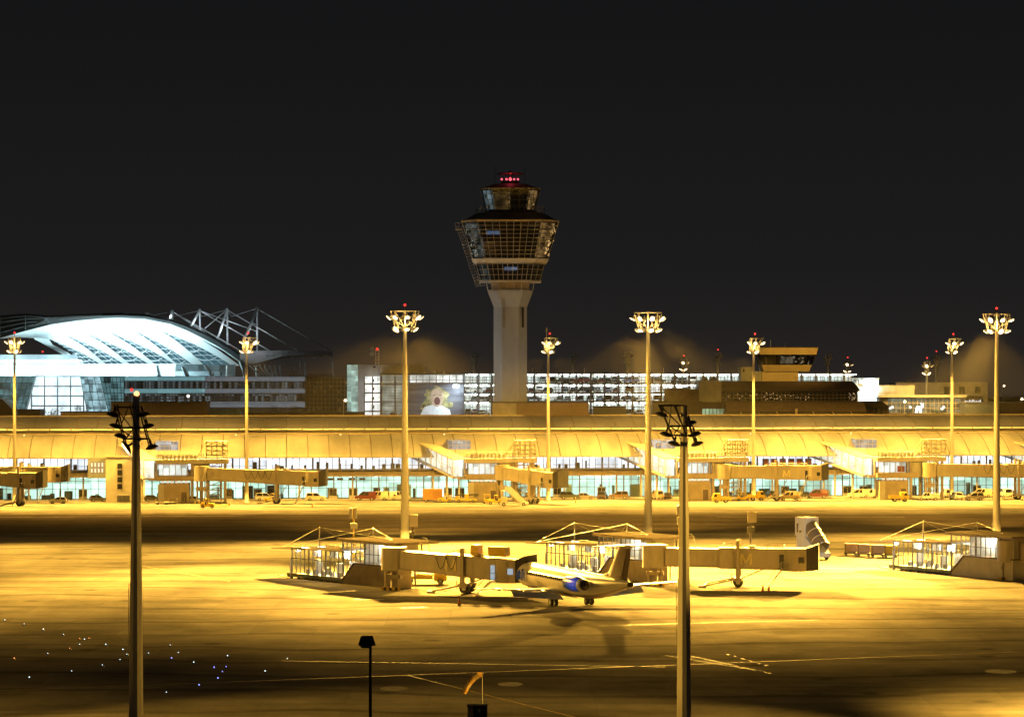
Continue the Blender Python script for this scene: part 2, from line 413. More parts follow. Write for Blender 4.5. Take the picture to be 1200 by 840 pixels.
FAR = [(17,588,'lit floodlight mast at the far left end of the terminal', 0.0),
       (289,588,'lit floodlight mast in front of the tent roof, beside the left terminal gate', .7),
       (642.5,585,'lit floodlight mast just right of the control tower shaft, in front of the terminal', .7),
       (883,584,'lit floodlight mast in front of the small trapezoid apron tower', .7),
       (1115.5,583,'lit floodlight mast before the yellow lit building at the right', .7)]
for px, py, lb, off in FAR:
    D = 586 + gx(px, 586)*.10
    mast('light_mast', lb, (gx(px, D), D, 0), 34.4, 1.0, 1.5, [i*PI/3+.3 for i in range(6)], [i*PI/2+.5 for i in range(4)],
         'lit floodlight masts along the terminal front', base_r=.50, top_r=.24, off=off, sc=1.05, antenna=(px == 642.5))
BACK = [(555.5,412,760,0,0,'unlit light mast on the parking garage, left of the control tower'),
        (671.5,412,760,0,0,'unlit light mast behind the garage, next right after the control tower'),
        (735,412,760,0,0,'unlit light mast behind the garage, left of the second tall mast'),
        (801,420,790,1,1,'small lit light mast behind the garage near its right end'),
        (841,413,770,0,1,'unlit light mast with red lamp, left of the apron tower'),
        (970,414,770,0,0,'unlit light mast just right of the apron tower'),
        (993,422,780,1,1,'small lit light mast right of the apron tower'),
        (1086,423,690,1,1,'lit light mast rising behind the yellow lit building'),
        (1097,415,760,0,1,'thin unlit mast with red lamp behind the yellow lit building')]
for px, py, D, lit, red, lb in BACK:
    hz = gz(py, D)
    mast('light_mast', lb, (gx(px, D), D, 0), hz-3.2, .5, .95, [.3, PI*.8, PI*1.4], [PI*1.1, PI*1.75], 'light masts behind the terminal', lit=bool(lit),
         base_r=.45, top_r=.28, off=.2, red=bool(red), sc=1.1 if lit else .9)

# near masts: dark silhouettes, most of their floodlights unlit
def near_mast(label, px, ptop, lamps, bars, legs, lit, D=200.0):
    k = F/D; t = thing('light_mast', label, 'light mast', (gx(px, D), D, 0), 0, 'dark floodlight masts in the foreground')
    hp = gz(ptop, D)
    p = MB(); p.lathe([(.85, 0), (.85, .3), (.60, .35), (.56, 4), (.49, 12), (.36, 20), (.24, hp)], n=10, smooth=False); p.build('pole', M_pole, t)
    jn = MB()
    for z in (9.2, 14.7): jn.lathe([(.50-.012*z+.12, z), (.50-.012*z+.12, z+.12)], n=10, smooth=False)
    jn.tube((-.62,0,8.5), (-.56,0,13.2), .03); jn.build('pole_collar', M_galv, t)
    Z = lambda py: gz(py, D); Q = lambda x: x/k
    fr = MB()
    for (x0, y0, x1, y1) in legs:
        for yy in (-.7, .7): fr.tube((Q(x0), yy, Z(y0)), (Q(x1), yy*.6, Z(y1)), .055, n=5)
    for (x0, x1, y) in bars:
        for yy in (-.6, .6): fr.tube((Q(x0), yy, Z(y)), (Q(x1), yy, Z(y)), .055, n=5)
        fr.tube((Q(x0), -.6, Z(y)), (Q(x0), .6, Z(y)), .05, n=5); fr.tube((Q(x1), -.6, Z(y)), (Q(x1), .6, Z(y)), .05, n=5)
    for (a, b), (c, d) in zip(zip(bars, bars[1:]), zip(bars, bars[1:])):
        fr.tube((Q(a[0]), -.6, Z(a[2])), (Q((b[0]+b[1])/2), -.6, Z(b[2])), .045, n=5)
        fr.tube((Q(b[0]), .6, Z(b[2])), (Q((a[0]+a[1])/2), .6, Z(a[2])), .045, n=5)
    fr.build('head_frame', M_dark, t)
    for i, (x, y) in enumerate(lamps):
        a = PI if x < 0 else 0.0
        fx = .84 if i not in lit else .95
        h = flood(t, (Q(x), -.1 if i not in lit else .3, Z(y)), a + (.2 if x < 0 else -.2), 14 if i not in lit else 55, i in lit, fx, True)
        b = MB()
        b.tube((0, 0, .3), (0, 0, .95), .05); b.build('bracket', M_dark, h)
    return t
nm = near_mast('dark foreground floodlight mast at left with a glowing lamp on its top', 159.5, 463,
    [(-27,487),(-24,500),(-18,512),(-13,525),(9,487),(14,500.5),(19,525)],
    [(-23,2,477),(-20,12,501),(-13,15,514)],
    [(-24,474,-12,522),(-6,474,4,516),(4,476,16,522)], {3})
tl = MB(); tl.ball((.05,-.1,28.05), .22, 0); tl.tube((0,0,27.7),(0,0,28), .12, m=1); tl.build('top_lamp', [emit('amber_lamp', (1, .42, .13), 3.2), M_dark], nm)
nr = MB(); nr.ball((-.35,0,28.35), .13, 0); nr.build('beacon', E_red, nm)
near_mast('dark foreground floodlight mast right of centre, its lamps all off', 801.5, 475,
    [(-26.5,487),(-21.5,510),(-12,521),(7.5,497),(13,510),(15.5,521)],
    [(-28,0,475),(-17,9,499),(-12,11,510)],
    [(-29,474,-10,519),(-11,474,3,512),(3,488,13,518)], set())

# masts outside the picture; the near-apron pair is added for front fill light
SIDE = [((-96,440,0),'tall lit floodlight mast outside the picture at left, beside the middle apron'),
        ((-88,296,0),'added unseen floodlight mast for fill light at left of the near apron'),
        ((92,292,0),'added unseen floodlight mast for fill light at right of the near apron')]
NEARS = [((-73,193,0),'floodlight mast outside the picture at left in the foreground row'), ((59,198,0),'floodlight mast outside the picture at right in the foreground row')]
for loc, lb in NEARS: mast('light_mast', lb, loc, 26.4, 1.3, 2.0, [2*PI*i/6+.2 for i in range(6)], [2*PI*i/4-.3 for i in range(4)], 'dark floodlight masts in the foreground', base_r=.6, top_r=.26, sc=.9)
for loc, lb in SIDE: mast('light_mast', lb, loc, 37.2, 1.7, 2.5, A8, [2*PI*i/6-.3 for i in range(6)], 'tall floodlight masts in the middle of the apron')
# light beams of the lit masts (sodium floodlights)
SOD = (1.0, 0.535, 0.072)
def beam(p, az, dep, half, W, col=SOD, r=.8):
    """az in degrees from -y (towards the viewer), positive to the right; dep below the horizon"""
    d = Vector((math.sin(R(az))*math.cos(R(dep)), -math.cos(R(az))*math.cos(R(dep)), -math.sin(R(dep))))
    return spot('floodlight_or_added_beam', p, Vector(p)+d*20, W, half, 1.0, col, r)
for i, (px, py, lb, red) in enumerate(MID):
    x, y, _ = gp(px, py); k = (.85, 1.0, 1.15)[i]
mpos = [gp(a[0], a[1]) for a in MID]
HEADS = {'m0': gp(474.5,637), 'm1': gp(759.5,632), 'm2': gp(1168,627), 'ml': (-94,438,0), 'n0': (-73,193,0), 'n1': (59,198,0)}
AIM = [('m0',-45,32,20,.26),('m0',-45,62,38,.324),('m0',-22,14,9,.2),('m0',-22,18,12,1.197),('m0',-22,24,16,1.949),('m0',2,20,10,3.2),('m0',0,25,15,4.0),('m0',22,24,16,3.937),('m0',45,62,38,.607),
 ('m1',-22,18.5,10,2.6),('m1',0,24,16,5.068),('m1',0,45,28,1.27),('m1',20,19.5,11,4.4),('m1',22,45,28,.103),('m1',22,62,38,.178),('m2',-45,62,38,.245),('m2',-22,19,11,3.8),('m2',0,20,11,2.0),('m2',-22,24,16,5.14),
 ('ml',24,24,16,.36),('ml',24,32,20,.33),('ml',45,17,9,1.0),('ml',45,62,38,.2),('n0',35,45,28,.059),('n0',62,26,15,.17),('n1',-66,27,14,.12),('n1',-10,62,38,.52)]
for k, az, dep, half, W in AIM:
    x, y, _ = HEADS[k]
    if k[0] == 'm': beam((x+(1.4 if az > 0 else -1.4), y-2.2, 36.6), az, dep, half, W*2.3e6, r=1.6)
    else: beam((x, y+1.5, 26.0), 180-az, dep, half, W*1.7e6, r=1.2)
for i, txs in enumerate(((210, 430, 560), (640, 800, 900), (1010, 1150))):
    x, y, _ = mpos[i]
    beam((x, y+2.2, 36.6), 180, 34, 30, .30e6, r=1.6)
    for tx in txs: spot('floodlight_or_added_beam', (x+1.2, y+2.2, 36.6), tlw(tlx(tx, -18), -18, 4.5), .42e6, 10.5, 1.0, SOD, 1.2)
spot('floodlight_or_added_beam', (-86, 297, 36.6), (-2, 342, 5), .17e6, 12, 1.0, SOD, .8)  # fill light from the added left mast
spot('floodlight_or_added_beam', (90, 293, 36.6), (26, 345, 5), .16e6, 12, 1.0, SOD, .8)  # fill light from the added right mast
spot('floodlight_or_added_beam', (-71, 189, 26), (13, 200, 21), .30e6, 5.5, 1.0, SOD, .5); spot('floodlight_or_added_beam', (-71, 189, 26), (13, 200, 9), .34e6, 6, 1.0, SOD, .5)
spot('floodlight_or_added_beam', (57, 196, 26), (-29, 200, 11), .13e6, 10, 1.0, SOD, .5)
spot('floodlight_or_added_beam', (-71, 191, 26), (-29, 200, 15), .010e6, 16, 1.0, SOD, .5)
spot('floodlight_or_added_beam', (58, 196, 26), (-2.9, 215, 3.3), .30e6, 2.6, 1.0, SOD, .5)  # narrow spot added to brighten the windsock
for (px, py, lb, off), wv in zip(FAR, (.9, .9, .8, 1.1, 1.0)):
    D = 586 + gx(px, 586)*.10; x = gx(px, D)
    for s_ in (-1, 1):
        d = Vector((s_*.55, -.38, -1.0)); spot('floodlight_or_added_beam', (x+s_*1.3, D-1.5, 33.6), Vector((x+s_*1.3, D-1.5, 33.6))+d*20, .55e6*wv, 52, 1.0, SOD, .6)
    for s_ in (-1, 1): spot('floodlight_or_added_beam', (x+s_*1.3, D+1.3, 33.6), (x+s_*22, D+16, 10), .115e6*wv, 46, 1.0, SOD, .6)
    spot('floodlight_or_added_beam', (x, D+1.5, 33.6), (x+2, D+20, 12), .06e6*wv, 50, 1.0, SOD, .6)
for loc, k in [((gx(a[0], gd(a[1])), gd(a[1])), 1.0) for a in MID] + [((gx(a[0], 586+gx(a[0],586)*.10), 586+gx(a[0],586)*.10), .6) for a in FAR]:
    point('mast_head_glow', (loc[0], loc[1]-.9, 38.2 if k == 1 else 35.6), 1500*k, (1, .62, .16), .3)
heads = [gp(a[0], a[1]) for a in MID]
for (a, b_, wv) in ((1, 0, .34e6), (0, 1, .30e6), (1, 2, .5e6)):
    spot('floodlight_or_added_beam', (heads[a][0]+(1.5 if heads[b_][0] > heads[a][0] else -1.5), heads[a][1]-1.5, 36.8), (heads[b_][0], heads[b_][1], 21), wv, 19, 1.0, SOD, .6)
# ------------------------------------------------------------------ air traffic control tower
TD = 629.0
tk = F/TD
TW = thing('control_tower', 'tall pale concrete control tower with stacked dark glass floors and red top lights', 'control tower', (gx(598, TD), TD, 0))
def tz(py): return gz(py, TD)
def tw(w): return w/tk
def octa(z, w, ch=.16, d=None):          # square with cut corners, width w
    h = w/2; c = w*ch
    return [(-h+c,-h,z),(h-c,-h,z),(h,-h+c,z),(h,h-c,z),(h-c,h,z),(-h+c,h,z),(-h,h-c,z),(-h,-h+c,z)]
sh = MB()
sh.ring_loft([octa(0, tw(39), .25), octa(tz(360), tw(39), .25), octa(tz(343), tw(52), .22), octa(tz(340.5), tw(53), .22)], 0, False)
sh.build('shaft', mat('tower_concrete', (0.27, 0.285, 0.32), .8, var=.10, scale=.25, stretch=(1,1,.3)), TW)
slot = MB()
for (xc, y0, y1) in ((590.3, 384, 346), ):
    x = tw(xc-598); y = -tw(39)/2 - .03
    for i in range(28):
        z0 = tz(y0) + (tz(y1)-tz(y0))*i/28
        yy = y if z0 < tz(362) else y - (z0-tz(362))*.30
        slot.box(x-.42, x+.42, yy-.08, yy+.5, z0+.06, z0+.24, 0)
    slot.box(x-.42, x+.42, y-.02, y+.2, tz(y0), tz(361), 1)
    slot.box(x-.42, x-.36, y-.1, y+.2, tz(y0), tz(361), 0); slot.box(x+.36, x+.42, y-.1, y+.2, tz(y0), tz(361), 0)
xs = tw(39)/2
slot.build('stair_slot', [M_grey, M_dark], TW)
slot = MB(); slot.box(xs-1.25, xs-.75, -tw(39)/2+.55, -tw(39)/2+1.0, tz(384), tz(361), 0)
slot.build('stair_slot', M_dark, TW)
nk = MB(); nk.ring_loft([octa(tz(341), tw(45), .2), octa(tz(330), tw(45), .2)], 0, False)
for i in range(26):
    a = 2*PI*i/26; s = tw(56)/2
    x = s*max(-1, min(1, 1.35*math.cos(a))); y = s*max(-1, min(1, 1.35*math.sin(a)))
    nk.tube((x*.93, y*.93, tz(341)), (x, y, tz(330.5)), .09, m=1, n=4)
nk.build('neck', [M_tan, M_galv], TW)
M_tmull = mat('tower_mullion', (0.50, 0.48, 0.44), .5)
def glazed(name, z0, w0, z1, w1, ch, nr, nc, fr=.09):
    lo, hi = octa(z0, w0, ch), octa(z1, w1, ch)
    gls = MB(); bars = MB()
    for i in range(8):
        j = (i+1) % 8
        a, b, c, d = Vector(lo[i]), Vector(lo[j]), Vector(hi[j]), Vector(hi[i])
        n = nc if i % 2 == 0 else max(2, nc//4)
        gls.quad(a, b, c, d)
        for q in range(nr+1):
            f = q/nr; bars.tube(a.lerp(d, f), b.lerp(c, f), fr*.8, n=4)
        for q in range(n+1):
            f = q/n; bars.tube(a.lerp(b, f), d.lerp(c, f), fr*(1.3 if q in (0, n) else .8), n=4)
    gl = gls.build('glazing', M_tglass, TW); bars.build('mullion', M_tmull, gl)
    return gl
def slab(name, z0, w0, z1, w1, m, ch=.16):
    s = MB(); s.ring_loft([octa(z0, w0, ch), octa(z1, w1, ch)], 0, False); return s.build(name, m, TW)
glazed('lower', tz(329.5), tw(69), tz(310.5), tw(79), .16, 3, 9)
slab('floor_ledge', tz(331), tw(72), tz(329.5), tw(72), M_cream)
slab('walkway', tz(309.5), tw(84), tz(304.5), tw(90), M_cream)
glazed('main', tz(304.5), tw(87), tz(262.5), tw(111.5), .16, 9, 9)
slab('roof_edge', tz(262.5), tw(113.5), tz(260.5), tw(114), M_tan)
slab('lower_roof', tz(260.5), tw(108), tz(251), tw(76), M_brown)
slab('cab_base', tz(251), tw(60), tz(248), tw(58), M_dbrown)
glazed('cab', tz(248.5), tw(57), tz(223.5), tw(69), .17, 4, 4)
slab('cab_roof_edge', tz(223.6), tw(71), tz(222.4), tw(71), M_tan)
slab('cab_roof', tz(222.4), tw(66), tz(216.5), tw(38), M_brown)
# inside the glass: floors, ceilings, cores, a few lit things, glowing boxes added as glints
ins = MB()
for (py, wd) in ((295, 82), (283, 92), (272, 102)):
    ins.ring_loft([octa(tz(py), tw(wd), .16), octa(tz(py)+.35, tw(wd), .16)], 0, False)
ins.ring_loft([octa(tz(330), tw(38), .2), octa(tz(224), tw(30), .2)], 1, False)
ins.build('inner_floors', [M_dbrown, M_dark], TW)
E_warm = lit_room('tower_warm_room', (.62, .30, .10), .22, 2.0, 2.0, .1, 1.0, fine=.4)
E_warm2 = emit('tower_warm_spots', (1, .62, .25), .9)
E_blue = emit('tower_screens', (.35, .55, .95), .55)
li = lc = MB()
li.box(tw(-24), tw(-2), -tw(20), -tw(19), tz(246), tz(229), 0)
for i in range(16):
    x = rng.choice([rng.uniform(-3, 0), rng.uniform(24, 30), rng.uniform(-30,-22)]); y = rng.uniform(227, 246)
    li.box(tw(x), tw(x+.9), -tw(25), -tw(24.4), tz(y), tz(y-.9), 1)  # glowing specks added as orange reflections in the cab glass
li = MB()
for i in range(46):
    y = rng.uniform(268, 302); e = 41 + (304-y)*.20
    x = rng.uniform(e-3, e+5); li.box(tw(x), tw(x+.8), -tw(40), -tw(39.4), tz(y), tz(y-1.0), 1)  # glowing boxes added as warm glints along the right edge of the glass
    if i % 2: x = rng.uniform(-e-5, -e+2); li.box(tw(x), tw(x+1.0), -tw(40), -tw(39.4), tz(y), tz(y-1.2), 4)  # pale glowing boxes added as reflections along the left edge
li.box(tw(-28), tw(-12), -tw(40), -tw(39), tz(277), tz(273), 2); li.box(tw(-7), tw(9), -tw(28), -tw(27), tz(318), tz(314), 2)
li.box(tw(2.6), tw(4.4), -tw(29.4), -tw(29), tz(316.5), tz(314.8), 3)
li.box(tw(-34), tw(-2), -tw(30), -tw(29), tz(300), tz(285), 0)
lp = lit_room('pale_reflection_glow', (.50,.66,.70), .8, .7, .9, .02, 1.1, seed=5, fine=.3); ap = lit_room('amber_reflection_glow', (.85,.48,.16), .9, .6, .8, .02, 1.2, seed=8, fine=.4)  # glowing materials for the reflections in the tower's side glass
db = lit_room('dim_reflection_glow', (.45,.48,.44), .45, .8, 1.0, .02, 1.2, seed=6, fine=.3)
def facet(z0, w0, z1, w1, ch, i, mm, k=.94):  # glowing panel added behind a facet in place of its reflection
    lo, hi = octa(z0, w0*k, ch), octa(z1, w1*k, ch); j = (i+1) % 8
    f_ = MB(); f_.quad(lo[i], lo[j], hi[j], hi[i]); f_.build('reflection_glow', mm, TW)
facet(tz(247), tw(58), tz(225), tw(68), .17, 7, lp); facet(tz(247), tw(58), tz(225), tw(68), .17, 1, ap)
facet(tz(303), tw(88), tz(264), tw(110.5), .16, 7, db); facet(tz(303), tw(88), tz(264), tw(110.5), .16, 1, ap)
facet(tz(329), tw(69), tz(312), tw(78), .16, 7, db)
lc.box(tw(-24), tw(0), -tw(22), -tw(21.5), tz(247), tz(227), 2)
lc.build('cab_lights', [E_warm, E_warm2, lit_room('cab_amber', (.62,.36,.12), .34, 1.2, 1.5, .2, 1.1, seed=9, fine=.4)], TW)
LI = [E_warm, E_warm2, E_blue, emit('white_point', (.85,.9,1), 1.5), emit('pale_point', (.7,.85,.75), .22), lp, ap, lit_room('dim_reflection_glow', (.45,.48,.44), .45, .8, 1.0, .02, 1.2, seed=6, fine=.3), lit_room('cab_amber', (.62,.36,.12), .34, 1.2, 1.5, .2, 1.1, seed=9, fine=.4)]
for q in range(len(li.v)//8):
    f_ = MB(); f_.hexa(li.v[q*8:q*8+8]); f_.build('lamp' if li.m[q*6] in (1, 3, 4) else ('screen' if li.m[q*6] == 2 else 'lit_room'), LI[li.m[q*6]], TW)  # most parts named lamp are the added glints in the glass
bc = MB()
bc.lathe([(tw(20)/2, tz(216.5)), (tw(22)/2, tz(213.5))], n=14, m=1); bc.lathe([(tw(31)/2, tz(204.4)), (tw(31)/2, tz(203.4))], n=18, m=2)
bc.tube((0,0,tz(216)), (0,0,tz(200)), .25, m=1)
for i in range(8): bc.tube((tw(9)*math.cos(i*PI/4), tw(9)*math.sin(i*PI/4), tz(214)), (tw(12)*math.cos(i*PI/4), tw(12)*math.sin(i*PI/4), tz(204)), .06, m=1, n=4)
for x in (-18, 17): bc.tube((tw(x), 0, tz(222)), (tw(x), 0, tz(195)), .05, m=1, n=4)
for i, x in enumerate((-10, -4.5, 0, 4.5, 9)):
    bc.ball((tw(x), -tw(10), tz(211)), .26 if i != 2 else .38, 0)
bc.build('roof_beacon', [emit('tower_red', (1, .10, .14), 2.2), M_dark, M_red], TW)
spot('forum_side_fill_light', (gx(262, 690), 688, 30), (gx(598, TD), TD, 26), 70000, 14, .6, (.78,.90,1.0), .6)  # added cool fill for the left side of the tower
spot('tower_fill_light', (-24, 613, 21.5), (gx(598,TD), TD-5, 44), 10500, 50, 1.0, (1,.93,.78), .5)  # this spot and the next are added neutral fill for the tower
spot('tower_fill_light', (20, 612, 21.5), (gx(598,TD), TD-5, 40), 4500, 50, 1.0, (1,.88,.66), .5)
point('beacon_glow', (gx(598,TD), TD-2.4, tz(208.5)), 170, (1, .08, .10), .4)
ld = MB()
a0, a1 = Vector((tw(-63), -2, tz(266))), Vector((tw(-40), -2, tz(336)))
for dx in (0, 1.2):
    for dy in (0, 1.2): ld.tube(a0+Vector((dx, dy, 0)), a1+Vector((dx, dy, 0)), .06, n=4)
for i in range(20):
    p = a0.lerp(a1, i/20); q = a0.lerp(a1, (i+1)/20)
    ld.tube(p, q+Vector((1.2,0,0)), .045, n=4); ld.tube(p+Vector((1.2,0,0)), p, .045, n=4)
ld.box(tw(-64), tw(-56), -3, 0, tz(270), tz(269), 0)
for x in (-64,-60,-56): ld.tube((tw(x),-3,tz(269)),(tw(x),-3,tz(262)), .06, n=4)
ld.tube((tw(-64),-3,tz(262)),(tw(-56),-3,tz(262)), .06, n=4)
ld.tube(a1, (tw(-30), 0, tz(334)), .09, n=4)
ld.build('maintenance_ladder', M_galv, TW)
rl = MB()
for (py, wd, hh) in ((251, 80, 1.3), (304.5, 90, 0)):
    if hh:
        o = octa(tz(py), tw(wd)); 
        for i in range(8):
            a, b = Vector(o[i]), Vector(o[(i+1)%8])
            rl.tube(a+Vector((0,0,hh)), b+Vector((0,0,hh)), .05, n=4)
            for q in range(5): p = a.lerp(b, q/5); rl.tube(p, p+Vector((0,0,hh)), .04, n=4)
for (x,y) in ((-28,252),(31,252),(33,254),(-33,255)): rl.box(tw(x), tw(x+2.5), -tw(30), -tw(27), tz(y), tz(y-4.5))
rl.build('railing', M_tmull, TW)
# ------------------------------------------------------------------ terminal (local frame: x along the facade, y away from the apron)
TM = thing('terminal_building', 'long terminal with curved metal roof and two lit glass storeys facing the apron', 'terminal', (0, TY, 0), TA)
L0, L1 = -152.0, 152.0
# roofs
def curve(y0, z0, y1, z1, bow, n=7):
    pts = []
    for i in range(n+1):
        f = i/n; pts.append((y0+(y1-y0)*f, z0+(z1-z0)*f + bow*4*f*(1-f)))
    return pts
lowp = curve(-4, 10.0, 8, 14.95, 1.0); upp = curve(8.2, 16.35, 21, 18.95, .8)
def roof(name, prof, seam):
    r = MB()
    a = [(L0, y, z) for y, z in prof]; b = [(L1, y, z) for y, z in prof]
    r.sheet(b, a, .25)
    x = L0 + 1.3; i = 0
    while x < L1:
        for (y0, z0), (y1, z1) in zip(prof, prof[1:]):
            r.tube((x, y0, z0+.02), (x, y1, z1+.02), .09 if seam else .05, n=4, m=1)
        x += 4.9; i += 1
    return r.build(name, [M_roof, M_seam], TM)
roof('lower_roof', lowp, True); roof('upper_roof', upp, True).data.materials[0] = M_uroof
b = MB(); b.box(L0, L1, 8.4, 9.0, 14.8, 16.0); b.build('clerestory_band', M_tan, TM)
b = MB(); b.box(L0, L1, 7.6, 8.3, 15.98, 16.30)
x = L0
while x < L1: b.box(x, x+.3, 7.45, 7.6, 15.9, 16.35, 1); x += 4.9
b.build('gutter', [M_white, M_grey], TM)
b = MB()
for (y0, z0), (y1, z1) in zip([(21,18.95),(27,18.4),(36,15)], [(27,18.4),(36,15),(40,0)]): b.quad((L0,y0,z0),(L1,y0,z0),(L1,y1,z1),(L0,y1,z1))
b.build('rear_roof', M_roof, TM)
b = MB(); b.box(L0, L1, 20.6, 21.2, 18.9, 19.25); b.build('ridge_flashing', M_tan, TM)
b = MB()
x = L0+14
while x < L1: b.ball((x, 6.2, 14.9), .22); b.tube((x,6.2,14.4),(x,6.2,14.9),.06,n=4); x += 24.5
b.build('roof_lamp', emit('warm_small_lamp', (1,.75,.4), 1.2), TM)
# gallery storey: lit room behind glass
E_gal = lit_room('gallery_room', (.88, .92, 1.0), 1.6, 5.2, 9.0, .6, 1.3, fine=.10)
E_grd = lit_room('ground_floor_room', (.74, 1.0, .84), 1.7, 4.1, 9.0, .45, 1.25, seed=31.0, fine=.12)
b = MB(); b.quad((L0,6.0,6.8),(L1,6.0,6.8),(L1,6.0,9.9),(L0,6.0,9.9)); b.build('gallery_back_wall', E_gal, TM)
b = MB(); b.quad((L0,6.5,.1),(L1,6.5,.1),(L1,6.5,5.3),(L0,6.5,5.3)); b.build('hall_back_wall', E_grd, TM)
b = MB(); b.box(L0, L1, 1.6, 8.0, 6.5, 6.79); b.box(L0, L1, -.4, 8, 5.36, 6.0); b.build('floor_slab', M_conc, TM)
b = MB(); b.box(L0, L1, 8.05, 8.35, 0, 14.7); b.build('rear_wall', M_conc, TM)
gf = MB(); x = L0; i = 0
while x < L1:
    wd = .07 if i % 4 else .20
    gf.box(x-wd, x+wd, 1.75, 1.95, 6.8, 9.95); x += 1.55; i += 1
for z in (6.85, 7.75, 9.8): gf.box(L0, L1, 1.72, 1.9, z, z+.08)
gl = MB(); gl.quad((L0,2.0,6.8),(L1,2.0,6.8),(L1,2.0,9.9),(L0,2.0,9.9)); gp_ = gl.build('gallery_window', M_glass, TM); gf.build('window_frame', M_mull, gp_)
hf = MB(); x = L0; i = 0
while x < L1:
    wd = .06 if i % 3 else .14
    hf.box(x-wd, x+wd, .0, .2, .0, 5.35); x += 1.75; i += 1
for z in (.25, 2.6, 4.4): hf.box(L0, L1, -.02, .15, z, z+.10)
gl = MB(); gl.quad((L0,.3,.0),(L1,.3,.0),(L1,.3,5.35),(L0,.3,5.35)); gp_ = gl.build('hall_window', M_gglass, TM); hf.build('window_frame', M_mull, gp_)
# balcony with parapet and posts
b = MB(); b.box(L0, L1, -1.9, 1.6, 5.35, 5.75); b.box(L0, L1, -1.95, -1.8, 5.76, 6.45, 0)
x = L0
while x < L1: b.tube((x,-1.87,6.4),(x,-1.87,7.2),.05,n=4,m=1); x += 1.6
b.box(L0, L1, -1.92, -1.82, 7.15, 7.22, 1)
x = L0
while x < L1: b.box(x-.12, x+.12, -2.0, -1.7, 5.2, 6.9, 0); x += 6.2
b.build('balcony', [M_tan, M_galv], TM)
x = L0+3
while x < L1: b = MB(); b.tube((x,-1.2,0),(x,-1.2,5.35),.22,n=8); b.build('column', M_conc, TM); x += 12.4
# dim things standing inside, lamps and panels
fu = MB(); rr = random.Random(3)
x = L0
while x < L1:
    k = rr.random()
    if k < .6:
        z = 6.8; h = rr.uniform(.8, 1.9); fu.box(x, x+rr.uniform(.3, 1.2), 3.2, 3.7, z, z+h, 0)
    if k > .35:
        h = rr.uniform(.9, 3.4); fu.box(x+.3, x+.3+rr.uniform(.4, 2.6), 2.6, 3.4, .05, h, rr.choice([0,1,1,2]))
    x += rr.uniform(1.0, 3.2)
for px0, px1 in ((893,953),):
    x0, x1 = tlx(px0, 3), tlx(px1, 3)
    for i in range(6): fu.box(x0+(x1-x0)*i/6+.1, x0+(x1-x0)*(i+.8)/6, 3.0, 3.1, 7.0, 9.0, 3)
o = fu.build('interior_furniture', [M_dark, M_grey, M_white, mat('red_panel', (.45, .10, .08), .5)], TM); o['kind'] = 'stuff'
b = MB(); x = L0+2
while x < L1:
    b.box(x, x+1.4, 1.0, 1.25, 5.12, 5.3); x += 6.2
b.build('canopy_lamp', emit('canopy_light', (.85,1,.9), 3.0), TM)
b = MB()
for px in (384,395,409,421,627,640,560,572): 
    x = tlx(px, 0); b.box(x, x+1.4, -.06, -.02, 4.45, 4.95)
b.build('door_sign', M_dark, TM)
# doors
for px in (92, 262, 297, 385, 409, 520, 648, 700, 915, 988, 1007, 1140):
    d = MB(); x = tlx(px, 0); d.box(x, x+2.0, -.10, .0, .05, 2.55, 0); d.box(x+.15,x+.95,-.14,-.1,.9,2.4,1); d.box(x+1.05,x+1.85,-.14,-.1,.9,2.4,1)
    d.build('door', [M_galv, M_carglass], TM)
# glazed openings cut into the roof above each gate
for px in (183, 524, 763, 998):
    x0 = tlx(px, 2); x1 = x0 + 5.2
    q = MB(); q.add([(x0,-1.6,11.4),(x1,-1.6,11.4),(x1,-1.6,13.6),(x0,-1.6,13.6),(x0,4.5,13.75),(x1,4.5,13.75)], [(0,1,2,3),(3,2,5,4),(1,5,2),(0,3,4)])
    ro = q.build('roof_window', lit_room('roof_window_room', (.62,.78,.95), .55, 1.3, 1.5, .4, 1.2, seed=9), TM)
    q = MB()
    for i in range(6): xx = x0+(x1-x0)*i/5; q.tube((xx,-1.68,11.3),(xx,-1.68,13.6),.07,n=4); q.tube((xx,-1.68,13.62),(xx,4.5,13.8),.07,n=4)
    for z in (11.5,12.5,13.6): q.tube((x0,-1.68,z),(x1,-1.68,z),.07,n=4)
    q.build('window_frame', M_galv, ro)
# service walkway kerb
k = MB()
k.hexa([tlw(L0,-3.6,0),tlw(L1,-3.6,0),tlw(L1,0,0),tlw(L0,0,0),tlw(L0,-3.6,.13),tlw(L1,-3.6,.13),tlw(L1,0,.13),tlw(L0,0,.13)])
struct(k.build('pavement', M_conc))

# stair tower and grey plant block at the left
S = thing('stair_tower', 'beige stair tower with a column of four small windows left on the terminal', 'stair tower', tlw(tlx(124,-9), -9), TA)
b = MB(); b.box(0, 8.5, 0, 8.6, 0, 10.2); b.build('wall', M_cream, S)
b = MB(); b.box(-.15, 8.65, -.15, 8.7, 10.2, 10.45); b.build('roof', M_tan, S)
for i in range(4):
    b = MB(); b.box(2.6, 3.7, -.06, .1, 3.0+i*1.55, 4.15+i*1.55, 0); b.box(2.5, 3.8, -.1, -.06, 2.92+i*1.55, 3.0+i*1.55, 1); b.build('window', [M_dglass, M_tan], S)
S = thing('plant_cabinet', 'dark ribbed plant cabinet against the beige stair tower', 'cabinet', tlw(tlx(137,-11), -11), TA)
b = MB(); b.box(0, 2.9, 0, 1.6, .1, 1.75, 0)
for i in range(9): b.box(.15+i*.3, .3+i*.3, -.04, 0, .25, 1.6, 1)
b.build('body', [M_grey, M_dark], S)
S = thing('plant_block', 'grey clad plant block with slit windows beside the stair tower', 'plant block', tlw(tlx(103,-4), -4), TA)
